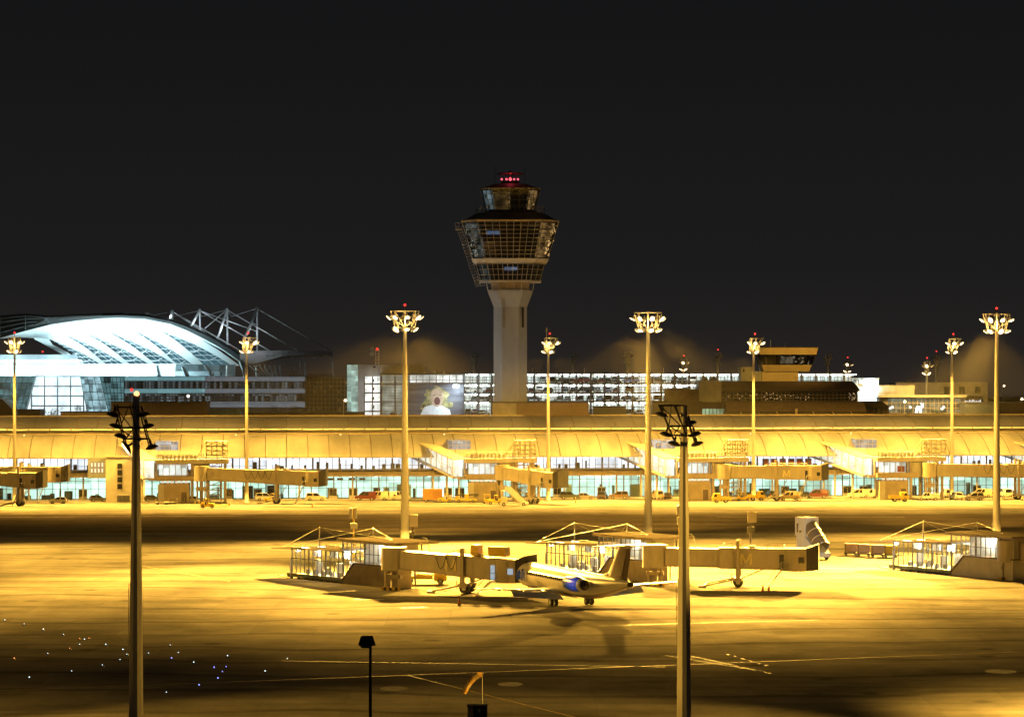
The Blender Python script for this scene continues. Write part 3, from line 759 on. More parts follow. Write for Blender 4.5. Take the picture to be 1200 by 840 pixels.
b = MB(); b.box(0, 4.2, 0, 3, 5.3, 9.8); b.build('wall', M_bgrey, S)
b = MB()
for i in range(4):
    for j in range(2): b.box(.7+i*.8, 1.05+i*.8, -.05, 0, 6.6+j*1.3, 7.5+j*1.3)
b.build('slit_window', emit('slit_light', (.9,.95,1), .7), S)

# ------------------------------------------------------------------ gate houses in front of the terminal
E_corr = lit_room('corridor_room', (1.0, .95, .76), 1.25, 1.6, 8, .7, 1.2, seed=5, fine=.1)
E_house = lit_room('gate_house_room', (.90, .98, .92), 1.25, 1.3, 8, .35, 1.25, seed=15, fine=.12)
def gate_house(label, px, red=False):
    yl = -17.0
    t = thing('gate_house', label, 'gate house', tlw(tlx(px, yl), yl), TA, 'gate houses along the terminal')
    b = MB(); b.box(.6, 7.2, .4, 5.6, 0, 4.55, 0); b.box(.2,1.5,-.3,.4,0,4.4,1); b.box(5.4,6.6,.34,.4,.2,2.6,2); b.build('base', [M_tan, M_cream, M_brown], t)
    b = MB()
    for i in range(6): b.box(.9+i*1.05, 1.6+i*1.05, .30, .40, 4.62, 5.1)
    b.build('vent_strip', emit('vent_light', (1,.95,.8), .6), t)
    b = MB()
    for (x, y) in ((7.8,.6),(7.8,5.4),(11.2,.6),(11.2,5.4),(15.2,.6),(15.2,5.4)): b.box(x-.28,x+.28,y-.28,y+.28,0,8.9)
    b.build('column', M_tan, t)
    b = MB(); b.box(-.2, 9.4, 0, 6, 5.2, 6.25); b.build('floor', M_tan, t)
    b = MB(); b.box(-.4, 16, -.3, 6.3, 8.95, 9.9); b.build('roof', M_cream, t)
    b = MB(); b.box(.4, 6.7, 1.2, 1.3, 6.25, 8.95); b.build('room', E_house, t)
    if red:
        b = MB(); b.box(4.6,6.3,.5,.6,6.5,7.9); b.build('red_notice', M_red, t)
    b = MB(); b.quad((0,.12,6.25),(6.8,.12,6.25),(6.8,.12,8.95),(0,.12,8.95)); g_ = b.build('window', M_glass, t)
    b = MB()
    for i in range(6): b.box(i*1.36-.07, i*1.36+.07, .0, .2, 6.25, 8.95)
    b.box(0,6.8,-.02,.1,6.3,6.45); b.box(0,6.8,-.02,.1,8.75,8.9); b.build('window_frame', M_tan, g_)
    b = MB(); b.lathe([(1.75,0),(1.75,3.6)], (9.2, 2.6, 5.3), 18); b.build('rotunda', M_cream, t)
    # roof terrace railing and stair cage
    b = MB()
    for x in [i*.8 for i in range(0, 14)]: b.tube((x,-.1,9.9),(x,-.1,11.2),.06,n=4)
    for z in (10.35,10.8,11.2): b.tube((-.3,-.1,z),(10.6,-.1,z),.055,n=4); b.tube((-.3,6,z),(10.6,6,z),.055,n=4)
    for i in range(9): x = 1+i*.9; b.box(x, x+.5, 1.5, 2.0, 9.9, 10.9, 0)
    b.build('terrace_railing', M_galv, t)
    b = MB()
    for x in (11,12.2,13.4,14.6,15.8):
        for y in (0,3): b.tube((x,y,9.9),(x,y,14.0),.09,n=4)
    for z in (10.9,11.9,12.9,14.0): b.tube((11,0,z),(15.8,0,z),.08,n=4); b.tube((11,3,z),(15.8,3,z),.08,n=4)
    for z in (10.9,12.9): b.tube((11,0,z),(13.4,0,z+1),.06,n=4); b.tube((15.8,0,z),(13.4,0,z+1),.06,n=4)
    b.tube((8.6,0,9.9),(11,0,14),.09,n=4); b.tube((8.6,3,9.9),(11,3,14),.09,n=4); b.box(11,15.8,0,3,13.95,14.1)
    b.build('stair_cage', M_cream, t)
    b = MB()
    for (x,y) in ((11.6,1),(14.4,1),(11.6,4.6),(14.4,4.6)): b.tube((x,y,0),(x,y,8.9),.14,n=5)
    for i in range(8):
        z = .8+i*1.05; b.box(11.6,14.4,1,1.1,z,z+.12); b.tube((11.6,1,z),(14.4,1,z+1.05),.09,n=4); b.tube((11.6,4.6,z),(14.4,4.6,z),.08,n=4)
    b.build('lattice_stair', M_cream, t)
    # sloping glazed stair corridor from the terminal roof
    E0, S0 = Vector((-1.6, 3.0, 5.4)), Vector((-10.2, 23.5, 9.6))
    d = (S0-E0); hd = Vector((d.x, d.y, 0)).normalized(); sd = Vector((hd.y, -hd.x, 0))*1.6
    def pr(f, s, z): p = E0.lerp(S0, f) + sd*s; return Vector((p.x, p.y, p.z+z))
    def seg(b, z0, z1, s0, s1, m=0, f0=0, f1=1):
        b.hexa([pr(f0,s0,z0),pr(f0,s1,z0),pr(f1,s1,z0),pr(f1,s0,z0),pr(f0,s0,z1),pr(f0,s1,z1),pr(f1,s1,z1),pr(f1,s0,z1)], m)
    b = MB(); seg(b, -.1, .3, -1.05, 1.05); b.build('corridor_floor', M_cream, t)
    b = MB(); seg(b, 4.15, 4.45, -1.15, 1.15); b.build('corridor_roof', M_cream, t)
    b = MB(); seg(b, .3, 4.1, -.5, .5); b.build('corridor_light_wall', E_corr, t)
    c = MB(); f_ = MB()
    for s in (-1, 1): c.quad(pr(0,s,.3), pr(1,s,.3), pr(1,s,4.1), pr(0,s,4.1))
    c.quad(pr(0,-1,.3), pr(0,1,.3), pr(0,1,4.1), pr(0,-1,4.1))
    g_ = c.build('corridor_window', M_glass, t)
    for s in (-1.02, 1.02):
        for i in range(9): f_.tube(pr(i/8,s,.6), pr(i/8,s,4.1), .11, n=4)
        f_.tube(pr(0,s,2.2), pr(1,s,2.2), .06, n=4)
        for i in range(0,8,2): f_.tube(pr(i/8,s,.7), pr((i+1)/8,s,4.0), .06, n=4)
    g_2 = f_.build('window_frame', M_cream, g_)
    b = MB(); b.box(-2.0,-.2,1.6,4.8,5.2,5.7,0); b.box(-.5,-.2,1.6,4.8,5.7,9.3,0); b.build('landing', M_tan, t)
    b = MB()
    for f in (.28,.6): 
        p = E0.lerp(S0, f); b.tube((p.x,p.y,0),(p.x,p.y,p.z), .28, n=8)
    b.build('support', M_conc, t)
    return t
GH = [(184,'gate house behind the left foreground mast, its glass stair running down from the roof'),
      (547.5,'gate house with sloping glass stair, yellow loaders and white passenger stairs parked before it'),
      (797,'gate house with sloping glass stair just behind the right foreground mast'),
      (1029.5,'gate house with a red notice in its window, below the yellow lit building'),
      (1262,'gate house cut by the right edge of the picture, only its glass stair showing')]
for px, lb in GH: gate_house(lb, px, px == 1029.5)

# ------------------------------------------------------------------ boarding bridges
M_brg = mat('bridge_cladding', (0.42, 0.37, 0.28), 0.55, var=.10, scale=.5, stretch=(1, 1, .4))
M_brg2 = mat('bridge_cladding_dull', (0.36, 0.31, 0.235), 0.6, var=.10, scale=.5)
M_bell = mat('bellows', (0.05, 0.045, 0.04), .9)
def letter_m(b, x, y, z, w, h, t=.16, m=0, dy=-.03):
    s = w*.19
    b.extr_y([(x,z),(x+s,z),(x+s,z+h),(x,z+h)], y, y+dy, m); b.extr_y([(x+w-s,z),(x+w,z),(x+w,z+h),(x+w-s,z+h)], y, y+dy, m)
    c = x+w/2
    b.extr_y([(x+s*.2,z+h-.003),(c-s*.55,z+h*.12),(c+s*.3,z+h*.12),(x+s*1.25,z+h-.003)], y, y+dy-.01, m)
    b.extr_y([(x+w-s*.2,z+h-.006),(x+w-s*1.25,z+h-.006),(c-s*.3,z+h*.12+.003),(c+s*.55,z+h*.12+.003)], y, y+dy-.02, m)
def bridge(label, loc, rz, L, z0, z1, leg=.53, group=None, mark=None, h=2.75, wd=2.9, lean=-4.2, posts=True, cable=None, pillar=True, boxroof=False, cabin_light=False):
    t = thing('boarding_bridge', label, 'boarding bridge', loc, rz, group)
    zf = lambda x: z0 + (z1-z0)*max(0, min(1, x/L))
    if pillar:
        b = MB(); b.lathe([(.75,0),(.75,.15),(.42,.2),(.42,z0)], n=10); b.box(-1.2,1.2,-.5,.5,z0*.55,z0*.72); b.tube((-.9,-.6,0),(-.9,-.6,z0),.16,n=6); b.tube((.9,-.6,0),(.9,-.6,z0),.16,n=6)
        b.build('pillar', M_tan, t)
        b = MB()
        for i in range(7): b.box(-1.5+i*.43, -1.1+i*.43, -1.0, -.8, .05, .45, i % 2)
        b.build('guard_rail', [M_yellow, M_dark], t)
    b = MB(); b.lathe([(1.75,-.15),(1.75,h+.2)], (0,0,z0), 18); b.build('rotunda', M_brg, t)
    def tun(name, xa, xb, w, za, zb, m, ribs):
        b = MB()
        def hx(xa, xb, w, d0, d1, mm): b.hexa([(xa,-w/2,zf(xa)+d0),(xb,-w/2,zf(xb)+d0),(xb,w/2,zf(xb)+d0),(xa,w/2,zf(xa)+d0),(xa,-w/2,zf(xa)+d1),(xb,-w/2,zf(xb)+d1),(xb,w/2,zf(xb)+d1),(xa,w/2,zf(xa)+d1)], mm)
        hx(xa, xb, w, za, zb, 0)
        n = max(2, int((xb-xa)/ribs))
        for i in range(n+1):
            x = xa+(xb-xa)*i/n*.999
            hx(x, x+.07, w+.06, za, zb, 1)
        hx(xa-.02, xb+.02, w+.12, za-.06, za+.16, 1); hx(xa-.02, xb+.02, w+.12, zb-.14, zb+.06, 1)
        return b.build(name, [m, M_brg2], t)
    xl = L*leg
    tun('inner_tunnel', 1.5, xl+1.0, wd-.5, .12, h-.2, M_brg, 2.2)
    tun('outer_tunnel', xl-2.6, L-3.2, wd, 0, h, M_brg, 3.2)
    # cabin
    zc = zf(L-2)
    b = MB(); b.lathe([(1.95,-.2),(1.95,h+.15)], (L-2.6,0,zc), 18); b.box(L-2.6, L-.9, -1.75, 1.75, zc-.15, zc+h+.1); b.build('cabin', M_brg2, t)
    b = MB(); b.box(L-2.4, L-1.2, -1.82, -1.74, zc+.95, zc+1.75); b.box(L-4.6, L-4.0, -wd/2-.06, -wd/2, zc+.1, zc+2.1); b.build('window', emit('cabin_pane', (.55,.75,.95), .5) if cabin_light else M_dglass, t)
    b = MB()
    for i in range(6):
        x = L-.9+i*.28; s = .08*(i % 2)
        b.extr_y([(x,zc-.15+i*.03),(x+.27,zc-.12+i*.03),(x+.27,zc+h+.25+i*.10),(x,zc+h+.2+i*.10)], -1.72-s, 1.72+s)
    b.build('bellows', M_bell, t)
    # running gear
    b = MB()
    for s in (-1, 1):
        b.box(xl-.3, xl+.3, s*(wd/2+.2)-.18, s*(wd/2+.2)+.18, 1.0, zf(xl)+.1)
        if posts: b.box(xl-.24, xl+.24, s*(wd/2+.22)-.2, s*(wd/2+.22)+.2, zf(xl), zf(xl)+h+1.15)
    b.box(xl-.5, xl+.5, -wd/2-.5, wd/2+.5, .9, 1.35)
    b.tube((xl, -wd/2, 1.2), (xl+lean, -wd/2-.6, .25), .13, n=6); b.tube((xl, wd/2, 1.2), (xl+lean, wd/2+.6, .25), .13, n=6)
    b.tube((xl+lean, -wd/2-.6, .25), (xl+lean, wd/2+.6, .25), .1, n=6); b.box(xl+lean-.8, xl+lean+.3, -wd/2-.8, -wd/2-.3, .03, .3)
    b.tube((xl+.3,-wd/2,1.2),(xl+abs(lean)*.75,-wd/2+.1,zf(xl)-.05),.09,n=5); b.tube((xl-.9,-wd/2,.6),(xl-.9,-wd/2,1.9),.06,n=4)
    b.build('undercarriage', M_brg2, t)
    for s in (-1, 1):
        b = MB(); b.wheel((xl, s*.8, .72), .72, .7); b.wheel((xl, s*.8, .72), .32, .74, 1); b.build('wheel', [M_rubber, M_galv], t)
    # roof rail, cables, service stair
    b = MB()
    for s in (-1, 1):
        x = xl-2
        while x < L-4: b.tube((x, s*1.2, zf(x)+h), (x, s*1.2, zf(x)+h+.55), .035, n=4); x += 1.2
        b.tube((xl-2, s*1.2, zf(xl-2)+h+.55), (L-4, s*1.2, zf(L-4)+h+.55), .035, n=4)
    for xx in (xl-2, L-4): b.tube((xx, -1.2, zf(xx)+h+.55), (xx, 1.2, zf(xx)+h+.55), .035, n=4)
    ax = L*.22
    for yy in (-.6, .6):
        pts = [(ax+.75*math.cos(PI*i/8)*(1-.1*0), yy, zf(ax)+h-.1+1.9*math.sin(PI*i/8)) for i in range(9)]
        pts2 = pts
    b.build('roof_rail', M_galv, t)
    b = MB(); b.path(pts2, .05); b.build('cable_hoop', M_galv, t)
    b = MB(); b.box(xl+1.4, xl+2.3, -.5, .5, zf(xl)+h, zf(xl)+h+.35); b.build('roof_box', M_galv, t)
    if cable:
        b = MB(); n = cable; x0 = L*.36; pts = []
        for i in range(n*6+1):
            f = i/(n*6); pts.append((x0+(xl-.9-x0)*f, -wd/2-.15, zf(x0)+h*.88-h*.62*abs(math.sin(PI*n*f))))
        b.path(pts, .055); b.build('hanging_cable', M_dark, t)
    b = MB()
    xs = L-4.3
    b.tube((xs,-wd/2-.2,zc),(xs-1.8,-wd/2-.2,.2),.08,n=4); b.tube((xs,-wd/2-.9,zc),(xs-1.8,-wd/2-.9,.2),.08,n=4)
    for i in range(9):
        f = (i+.5)/9; b.box(xs-1.8*f-.12, xs-1.8*f+.12, -wd/2-.9, -wd/2-.2, zc*(1-f)+.2*f-.03, zc*(1-f)+.2*f)
    b.box(xs-.1, xs+1.2, -wd/2-1.0, -wd/2-.05, zc-.1, zc)
    for dx in (0, 1.1): b.tube((xs+dx,-wd/2-.95,zc),(xs+dx,-wd/2-.95,zc+1.1),.04,n=4)
    b.tube((xs-1.8,-wd/2-.9,1.2),(xs,-wd/2-.9,zc+1.1),.04,n=4); b.tube((xs,-wd/2-.9,zc+1.1),(xs+1.1,-wd/2-.9,zc+1.1),.04,n=4)
    b.build('service_stair', M_galv, t)
    if mark is not None:
        b = MB(); letter_m(b, mark, -wd/2-.11, zf(mark)+.6, 1.6, 1.5); b.build('letter', mat('cream_letter', (.72,.62,.30), .5), t)
    if boxroof:
        b = MB(); b.box(xl+3.4, xl+5.9, -.8, .9, zf(xl)+h+.1, zf(xl)+h+1.35); b.box(xl+.9, xl+1.9, -.8, .9, zf(xl)+h+.1, zf(xl)+h+1.5); b.build('roof_unit', M_yellow, t)
    return t
def br_px(label, p0, p1, z0, z1, **kw):     # from a pillar pixel/distance to a head pixel/distance
    a = Vector((gx(*p0), p0[1], 0)); c = Vector((gx(*p1), p1[1], 0)); d = c-a
    return bridge(label, a, math.atan2(d.y, d.x), d.length, z0, z1, **kw)
br_px('dull brown boarding bridge lettered M that reaches the nose of the parked jet', (461.5,349), (617,341), 2.95, 1.75, leg=.56, group='boarding bridges on the near apron', mark=8.5, cable=2, boxroof=True, cabin_light=True)
br_px('long level boarding bridge lettered M right of the jet tail, without aircraft', (767.5,356), (953,353), 2.75, 2.5, leg=.53, group='boarding bridges on the near apron', mark=11.9, lean=-4.6)
br_px('boarding bridge leaving the picture at the right edge from the right glass pavilion', (1183,366), (1385,362), 2.75, 2.4, group='boarding bridges on the near apron', cable=3)
fg = 'boarding bridges along the terminal'
def br_t(label, px0, y0, px1, y1, z0, z1, **kw):
    a = Vector(tlw(tlx(px0, y0), y0)); c = Vector(tlw(tlx(px1, y1), y1)); d = c-a
    return bridge(label, a, math.atan2(d.y, d.x), d.length, z0, z1, group=fg, h=3.1, **kw)
br_t('boarding bridge with looped cables on its side in front of the left gate house', 236, -17, 379, -21, 5.2, 4.0, leg=.62, cable=4, lean=-3.5)
br_t('boarding bridge pointing towards us with white roof and dark hood, behind the white passenger stairs', 588, -17, 657, -30, 5.2, 3.7, leg=.55, lean=-3)
br_t('boarding bridge lettered M along the terminal, right of the right foreground mast', 849, -17, 966, -19, 5.2, 4.9, leg=.52, mark=13.3, lean=-3)
br_t('boarding bridge along the terminal running out of the picture at the right', 1089, -17, 1260, -18, 5.4, 5.0, leg=.6, cable=4, lean=-3)
br_t('boarding bridge coming in from the left edge with dark cabin and diagonal legs', -75, -19, 49, -24, 5.0, 4.0, leg=.80, lean=-3.6)
br_t('second boarding bridge at the left edge, behind the one with the diagonal legs', -60, -13, 77, -14, 5.6, 5.0, leg=.62, lean=-3)

# ------------------------------------------------------------------ glass pavilions of the near stands
M_rail = mat('base_rail_green', (0.05, 0.07, 0.05), .6)
M_floor = mat('pavilion_floor', (.45,.43,.40), .6)
E_hall = emit('hall_ceiling_light', (1.0, .93, .74), 5.0)
def pavilion(label, loc, deg, warm=0.0):
    t = thing('gate_pavilion', label, 'glass pavilion', loc, R(deg), 'glass gate pavilions on the near apron')
    Wd = 6.0
    # lower glass hall x 10.4..22.8
    b = MB(); b.box(9.8, 23.0, -Wd, .1, .35, .62); b.build('hall_floor', M_floor, t)
    b = MB(); b.box(10.2, 23.6, .1, .35, .25, .75)
    for i in range(8): b.box(10.4+i*1.75, 10.65+i*1.75, -.1, .3, 0, .25)
    b.box(22.9, 26.0, -.2, .25, .15, .25); b.build('base_rail', M_rail, t)
    def sq(x0, x1, y, z0, z1): return [(x0,y,z0),(x1,y,z0),(x1,y,z1),(x0,y,z1)]
    b = MB(); b.quad(*sq(10.5,22.8,0,.65,4.5)); b.quad(*sq(10.5,22.8,-Wd,.65,4.5)); b.quad((22.8,0,.65),(22.8,-Wd,.65),(22.8,-Wd,4.45),(22.8,0,4.45))
    gl_ = b.build('hall_window', M_glass, t)
    b = MB()
    for y in (.03, -Wd-.03):
        n = 12
        for i in range(n+1):
            x = 10.5+12.3*i/n; wv = .12 if i % 4 == 0 else .05; b.box(x-wv, x+wv, y-.06, y+.06, .65, 4.5)
        b.box(10.5, 22.8, y-.05, y+.05, 2.85, 2.98); b.box(10.5,22.8,y-.05,y+.05,4.35,4.5)
    b.build('window_frame', M_mull, gl_)
    b = MB()
    for (x, z0, z1, k) in ((12.4,.65,2.8,0),(15.5,.65,2.4,0),(18.6,.65,1.6,1),(20.6,.65,2.6,0),(13.8,3.1,4.2,0),(17,3.1,4.2,0),(21.3,3.1,4.2,0)):
        b.box(x-.7, x+.8, -3.4, -3.1, z0, z1, k)
    for i in range(6): b.box(11+i*1.9, 11.5+i*1.9, -1.6, -1.1, .65, 1.35, 2)
    b.build('interior_partition', [M_white, M_cream, M_grey], t)
    b = MB()
    for y in (-1.5, -4.4):
        for i in range(5): b.box(11.2+i*2.4, 12.8+i*2.4, y-.15, y+.15, 4.32, 4.40)
    b.build('ceiling_lamp', E_hall, t)
    b = MB(); b.hexa([(9.6,-Wd-.8,4.6),(29.2,-Wd+1.2,3.85),(29.2,-.8,3.85),(9.6,1.0,4.6),(9.6,-Wd-.8,4.9),(29.2,-Wd+1.2,4.0),(29.2,-.8,4.0),(9.6,1.0,4.9)]); b.m[-5] = 1; b.build('canopy_roof', [M_tan, M_rtop], t)
    # upper hall
    b = MB(); b.box(-2.6, 10.9, -Wd-.6, .9, 6.0, 6.35); b.m[1] = 1; b.build('upper_roof', [M_tan, M_rtop], t)
    b = MB(); b.quad(*sq(1.2,10.5,0,2.9,6.0)); b.quad(*sq(7.6,10.5,.02,.65,2.9)); b.quad(*sq(-1.2,10.5,-Wd,2.9,6.0)); gl_ = b.build('upper_window', M_glass, t)
    b = MB()
    for y in (.04, -Wd-.04):
        for i in range(11): x = .4+10.1*i/10; wv = .14 if i % 5 == 0 else .045; b.box(x-wv, x+wv, y-.05, y+.05, 2.9, 6.0)
        b.box(.4,10.5,y-.05,y+.05,4.35,4.46); b.box(.4,10.5,y-.05,y+.05,5.85,6.0)
    b.build('window_frame', M_mull, gl_)
    b = MB(); b.box(-2.2, 1.2, -3.4, .05, 2.9, 5.95, 0); b.box(-.2,.8,.05,.09,3.2,5.6,1); b.build('end_room', [M_cream, emit('pale_door_glass', (.72,.86,.9), .8)], t)
    b = MB(); b.box(1.2, 10.4, -3.6, -3.45, 2.9, 5.9, 0); b.box(2.5,4,-3.4,-3.2,2.9,4.3,1); b.build('inner_wall', [M_white, M_cream], t)
    b = MB()
    for i in range(4): b.box(1.8+i*2.2, 3.2+i*2.2, -1.7, -1.4, 5.82, 5.9)
    b.build('upper_ceiling_lamp', E_hall, t)
    # stair block with sloping end
    b = MB(); b.extr_y([(-2.2,0),(10.7,0),(7.6,2.85),(-2.2,2.9)], -2.2, .25); b.build('stair_block', M_cream if warm else M_tan, t)
    b = MB(); b.extr_y([(10.75,0),(10.95,0),(7.75,3.05),(-2.3,3.1),(-2.3,2.92),(7.65,2.88)], -2.3, .4); b.build('stair_coping', M_brown, t)
    for px_ in (1.4, 9.8):
        b = MB(); b.tube((px_,-Wd+.3,0),(px_,-Wd+.3,6.0),.14,n=6); b.build('column', M_galv, t)
    b = MB(); b.box(1.2, 10.4, -Wd, -2.3, 2.6, 2.9); b.build('upper_floor', M_tan, t)
    # stay masts and cables on the roof
    b = MB()
    for (x, y) in ((17.5,-1.0),(10.8,-Wd+.5)):
        b.tube((x,y,4.2),(x,y,7.6),.09,n=6); b.tube((x,y,7.5),(28.6,-2.5,4.05),.028,n=4); b.tube((x,y,7.5),(10.8,-3,4.9),.028,n=4); b.tube((x,y,7.5),(3,-3,6.35),.028,n=4)
    b.build('stay_mast', M_galv, t)
    b = MB(); b.box(22.4,22.55,.5,.6,0,3.0); b.build('post', M_galv, t)
    return t
M_pavs = [('left glass pavilion in front of the jet with flat canopy and brown stair block', (-16.9,352,0), 130.5, 0),
          ('glass pavilion behind the tail of the jet, partly hidden by it', (18.95,362.6,0), 127, 0),
          ('brightly lit glass pavilion at the right edge with beige sloping stair block', (70.2,366,0), 124, 1)]
PAV = [pavilion(*a) for a in M_pavs]
for (lb, loc, dg, w_) in M_pavs:
    c, s = math.cos(R(dg)), math.sin(R(dg))
    for lx, e in ((13.5, 1.0), (20, 1.0), (5.5, .7)):
        point('hall_lamp', (loc[0]+lx*c-(-3)*s, loc[1]+lx*s+(-3)*c, 3.9 if lx > 9 else 5.5), 900*e*(1.0 if not w_ else 1.5), (1, .93, .72), .4)

spot('engine_fill_light', (2.2, 312.5, 5.2), (8.2, 317.6, 3.4), 900, 13, 1.0, (.90,.95,1.0), .3)  # added unseen white fill that brings out the blue engine cowl
# ------------------------------------------------------------------ parked regional jet
AX, AD = 7.55, 326.3
AH = math.atan2(.925, -.38)
J = thing('parked_jet', 'cream twin-engine jet with T-tail and blue engine cowls, seen from behind at the M bridge', 'airliner', (AX, AD, 0), AH)
M_jet = mat('jet_skin', (0.66, 0.62, 0.54), .32, 0.05, var=.05, scale=.4)
M_jetw = mat('jet_white', (0.76, 0.75, 0.72), .35, var=.05)
M_blue = mat('jet_blue', (0.01, 0.10, 0.95), .3, var=.05)
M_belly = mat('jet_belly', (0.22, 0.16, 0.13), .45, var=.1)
sta = [(17.6,.05,2.55),(17.2,.45,2.60),(16.5,.85,2.70),(15.5,1.25,2.82),(14.3,1.52,2.92),(12.8,1.65,2.95),(8,1.65,2.95),(3,1.65,2.95),(-2,1.65,2.95),(-5.5,1.63,2.97),
       (-8.5,1.5,3.10),(-11,1.26,3.32),(-13.5,.95,3.58),(-15.5,.66,3.82),(-17.0,.42,3.98),(-17.7,.34,4.02)]
b = MB(); N = 24; rings = []
for x, r, z in sta: rings.append([(x, r*math.sin(2*PI*i/N), z - r*math.cos(2*PI*i/N)*1.02) for i in range(N)])
b.ring_loft(rings, 0)
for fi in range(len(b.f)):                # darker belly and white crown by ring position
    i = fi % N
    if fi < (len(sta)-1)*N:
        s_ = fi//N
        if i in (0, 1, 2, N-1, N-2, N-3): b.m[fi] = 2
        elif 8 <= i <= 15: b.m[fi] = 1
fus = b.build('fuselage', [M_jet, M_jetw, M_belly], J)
b = MB(); b.lathe([(.36, 0), (.30, .5), (.1, .55)], n=14); o = b.build('tail_cone', M_dark, J); o.location = (-17.65, 0, 4.02); o.rotation_euler = (0, R(-90), 0)
for s in (-1, 1):
    for i in range(24):
        x = 10.6 - i*.62
        if -2.2 < x < -1: continue
        b = MB(); y = s*1.615; b.hexa([(x-.13,y-.06,3.18),(x+.13,y-.06,3.18),(x+.13,y+.06,3.18),(x-.13,y+.06,3.18),(x-.13,y-.06,3.55),(x+.13,y-.06,3.55),(x+.13,y+.06,3.55),(x-.13,y+.06,3.55)])
        b.build('cabin_window', M_carglass, J)
b = MB(); b.ring_loft([[(16.55+dx, .80*math.sin(a)*k, 2.72-.82*math.cos(a)*k) for a in [R(115)+R(130)*i/8 for i in range(9)]] for dx, k in ((.12,1.0),(-.65,1.36))], 0, True, False); b.build('cockpit_window', M_carglass, J)
# blue lettering strokes by the front door
for s in (-1, 1):
    b = MB()
    for i, (x, z, h, w_) in enumerate(((14.1,2.4,1.0,.28),(13.6,2.3,1.3,.24),(13.1,2.5,.9,.3),(12.5,2.3,1.5,.22),(12.0,2.6,.8,.3),(11.6,2.4,1.2,.2))):
        r = 1.66; b.hexa([(x,s*1.5,z),(x+w_,s*1.5,z),(x+w_,s*r,z),(x,s*r,z),(x-.25,s*1.5,z+h),(x+w_-.25,s*1.5,z+h),(x+w_-.25,s*r,z+h),(x-.25,s*r,z+h)])
    b.build('blue_markings', M_blue, J)
for s in (-1, 1):
    b = MB()
    for x0, x1 in ((11.4, 10.9),): b.box(x1, x0, s*1.60, s*1.67, 2.2, 3.9)
    b.build('door', M_jetw, J)
def foil(b, root, tip, m=0, tk0=.11, tk1=.10):
    """root/tip = (xLE, xTE, y, z)"""
    rr_ = []
    for (a, e, y, z), th in ((root, tk0), (tip, tk1)):
        c = a-e; pts = []
        for f, u in ((0,0),(.08,.6),(.3,1),(.6,.75),(1,.05)): pts.append((a-c*f, y, z+u*c*th*.55))
        for f, u in ((.95,.05),(.6,.5),(.3,.7),(.08,.4)): pts.append((a-c*f, y, z-u*c*th*.45))
        rr_.append(pts)
    return b.ring_loft(rr_, m, True)
for s in (-1, 1):
    b = MB(); foil(b, (5.3,-1.3,s*1.2,1.75), (1.6,-1.6,s*6.0,2.10)); foil(b, (1.6,-1.6,s*6.0,2.10), (-1.2,-2.55,s*14.0,2.70)); wg = b.build('wing', M_jetw, J)
    for y in (4.2, 7.6, 10.6):
        f = MB(); xx = -1.1-.10*(y-4); f.lathe([(.03,0),(.16,.5),(.2,1.2),(.12,2.2),(.02,2.7)], n=8); o = f.build('flap_fairing', M_jet, J); o.location = (xx-.9, s*y, 1.78+.075*(y-1.2)); o.rotation_euler = (0, R(90), 0)
    f = MB(); f.hexa([(-1.5,s*2.2,1.45),(-2.6,s*2.2,1.0),(-2.6,s*9,1.6),(-1.8,s*9,2.2),(-1.3,s*2.2,1.75),(-2.5,s*2.2,1.12),(-2.5,s*9,1.72),(-1.65,s*9,2.3)]); f.build('flap', M_jetw, J)
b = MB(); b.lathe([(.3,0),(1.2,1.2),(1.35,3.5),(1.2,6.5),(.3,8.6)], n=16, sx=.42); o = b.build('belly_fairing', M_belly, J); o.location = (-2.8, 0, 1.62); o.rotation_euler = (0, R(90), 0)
for s in (-1, 1):
    b = MB(); b.lathe([(.52,5.0),(.66,4.95),(.78,4.5),(.90,3.4),(.90,2.2),(.80,.9),(.74,.7)], n=20); e = b.build('engine', M_blue, J); e.location = (-10.5, s*2.85, 3.45); e.rotation_euler = (0, R(90), 0); e.scale = (1.12, 1.12, 1.05)
    b = MB(); b.lathe([(.745,.72),(.66,.2),(.60,-.1),(.52,-.1),(.5,.3)], n=20); b.build('nozzle', M_jetw, e)
    b = MB(); b.lathe([(.58,-.11),(.54,-.2),(.25,-.25),(.05,-.5)], n=16); b.build('exhaust', M_dark, e)
    b = MB(); b.lathe([(.5,4.98),(.3,5.02)], n=16); b.build('intake', M_dark, e)
    b = MB(); b.hexa([(-9.4,s*1.0,3.3),(-6.2,s*1.3,3.3),(-6.4,s*2.1,3.3),(-9.2,s*2.1,3.3),(-9.4,s*1.0,3.75),(-6.2,s*1.3,3.75),(-6.4,s*2.1,3.75),(-9.2,s*2.1,3.75)]); b.build('pylon', M_jet, J)
b = MB()
def vfoil(zr, a0, e0, zt, a1, e1, th0, th1):
    rr_ = []
    for z, a, e, th in ((zr,a0,e0,th0),(zt,a1,e1,th1)):
        c = a-e; rr_.append([(a,0,z),(a-.25*c,th,z),(a-.6*c,th*.8,z),(e,.03,z),(e,-.03,z),(a-.6*c,-th*.8,z),(a-.25*c,-th,z)])
    return rr_
b.ring_loft(vfoil(4.1,-10.6,-16.9,8.5,-14.6,-18.0,.24,.16), 0, True); b.ring_loft(vfoil(4.2,-8.2,-12,5.0,-11.2,-12.4,.1,.08), 0, True)
b.build('fin', mat('jet_fin_tan', (0.36, 0.29, 0.22), .6, var=.06, spec=.2), J)
b = MB(); b.hexa([(-15.7,-.26,4.9),(-14.9,-.26,4.9),(-14.9,.26,4.9),(-15.7,.26,4.9),(-17.2,-.18,8.2),(-16.6,-.18,8.2),(-16.6,.18,8.2),(-17.2,.18,8.2)]); b.build('rudder_panel', M_belly, J)
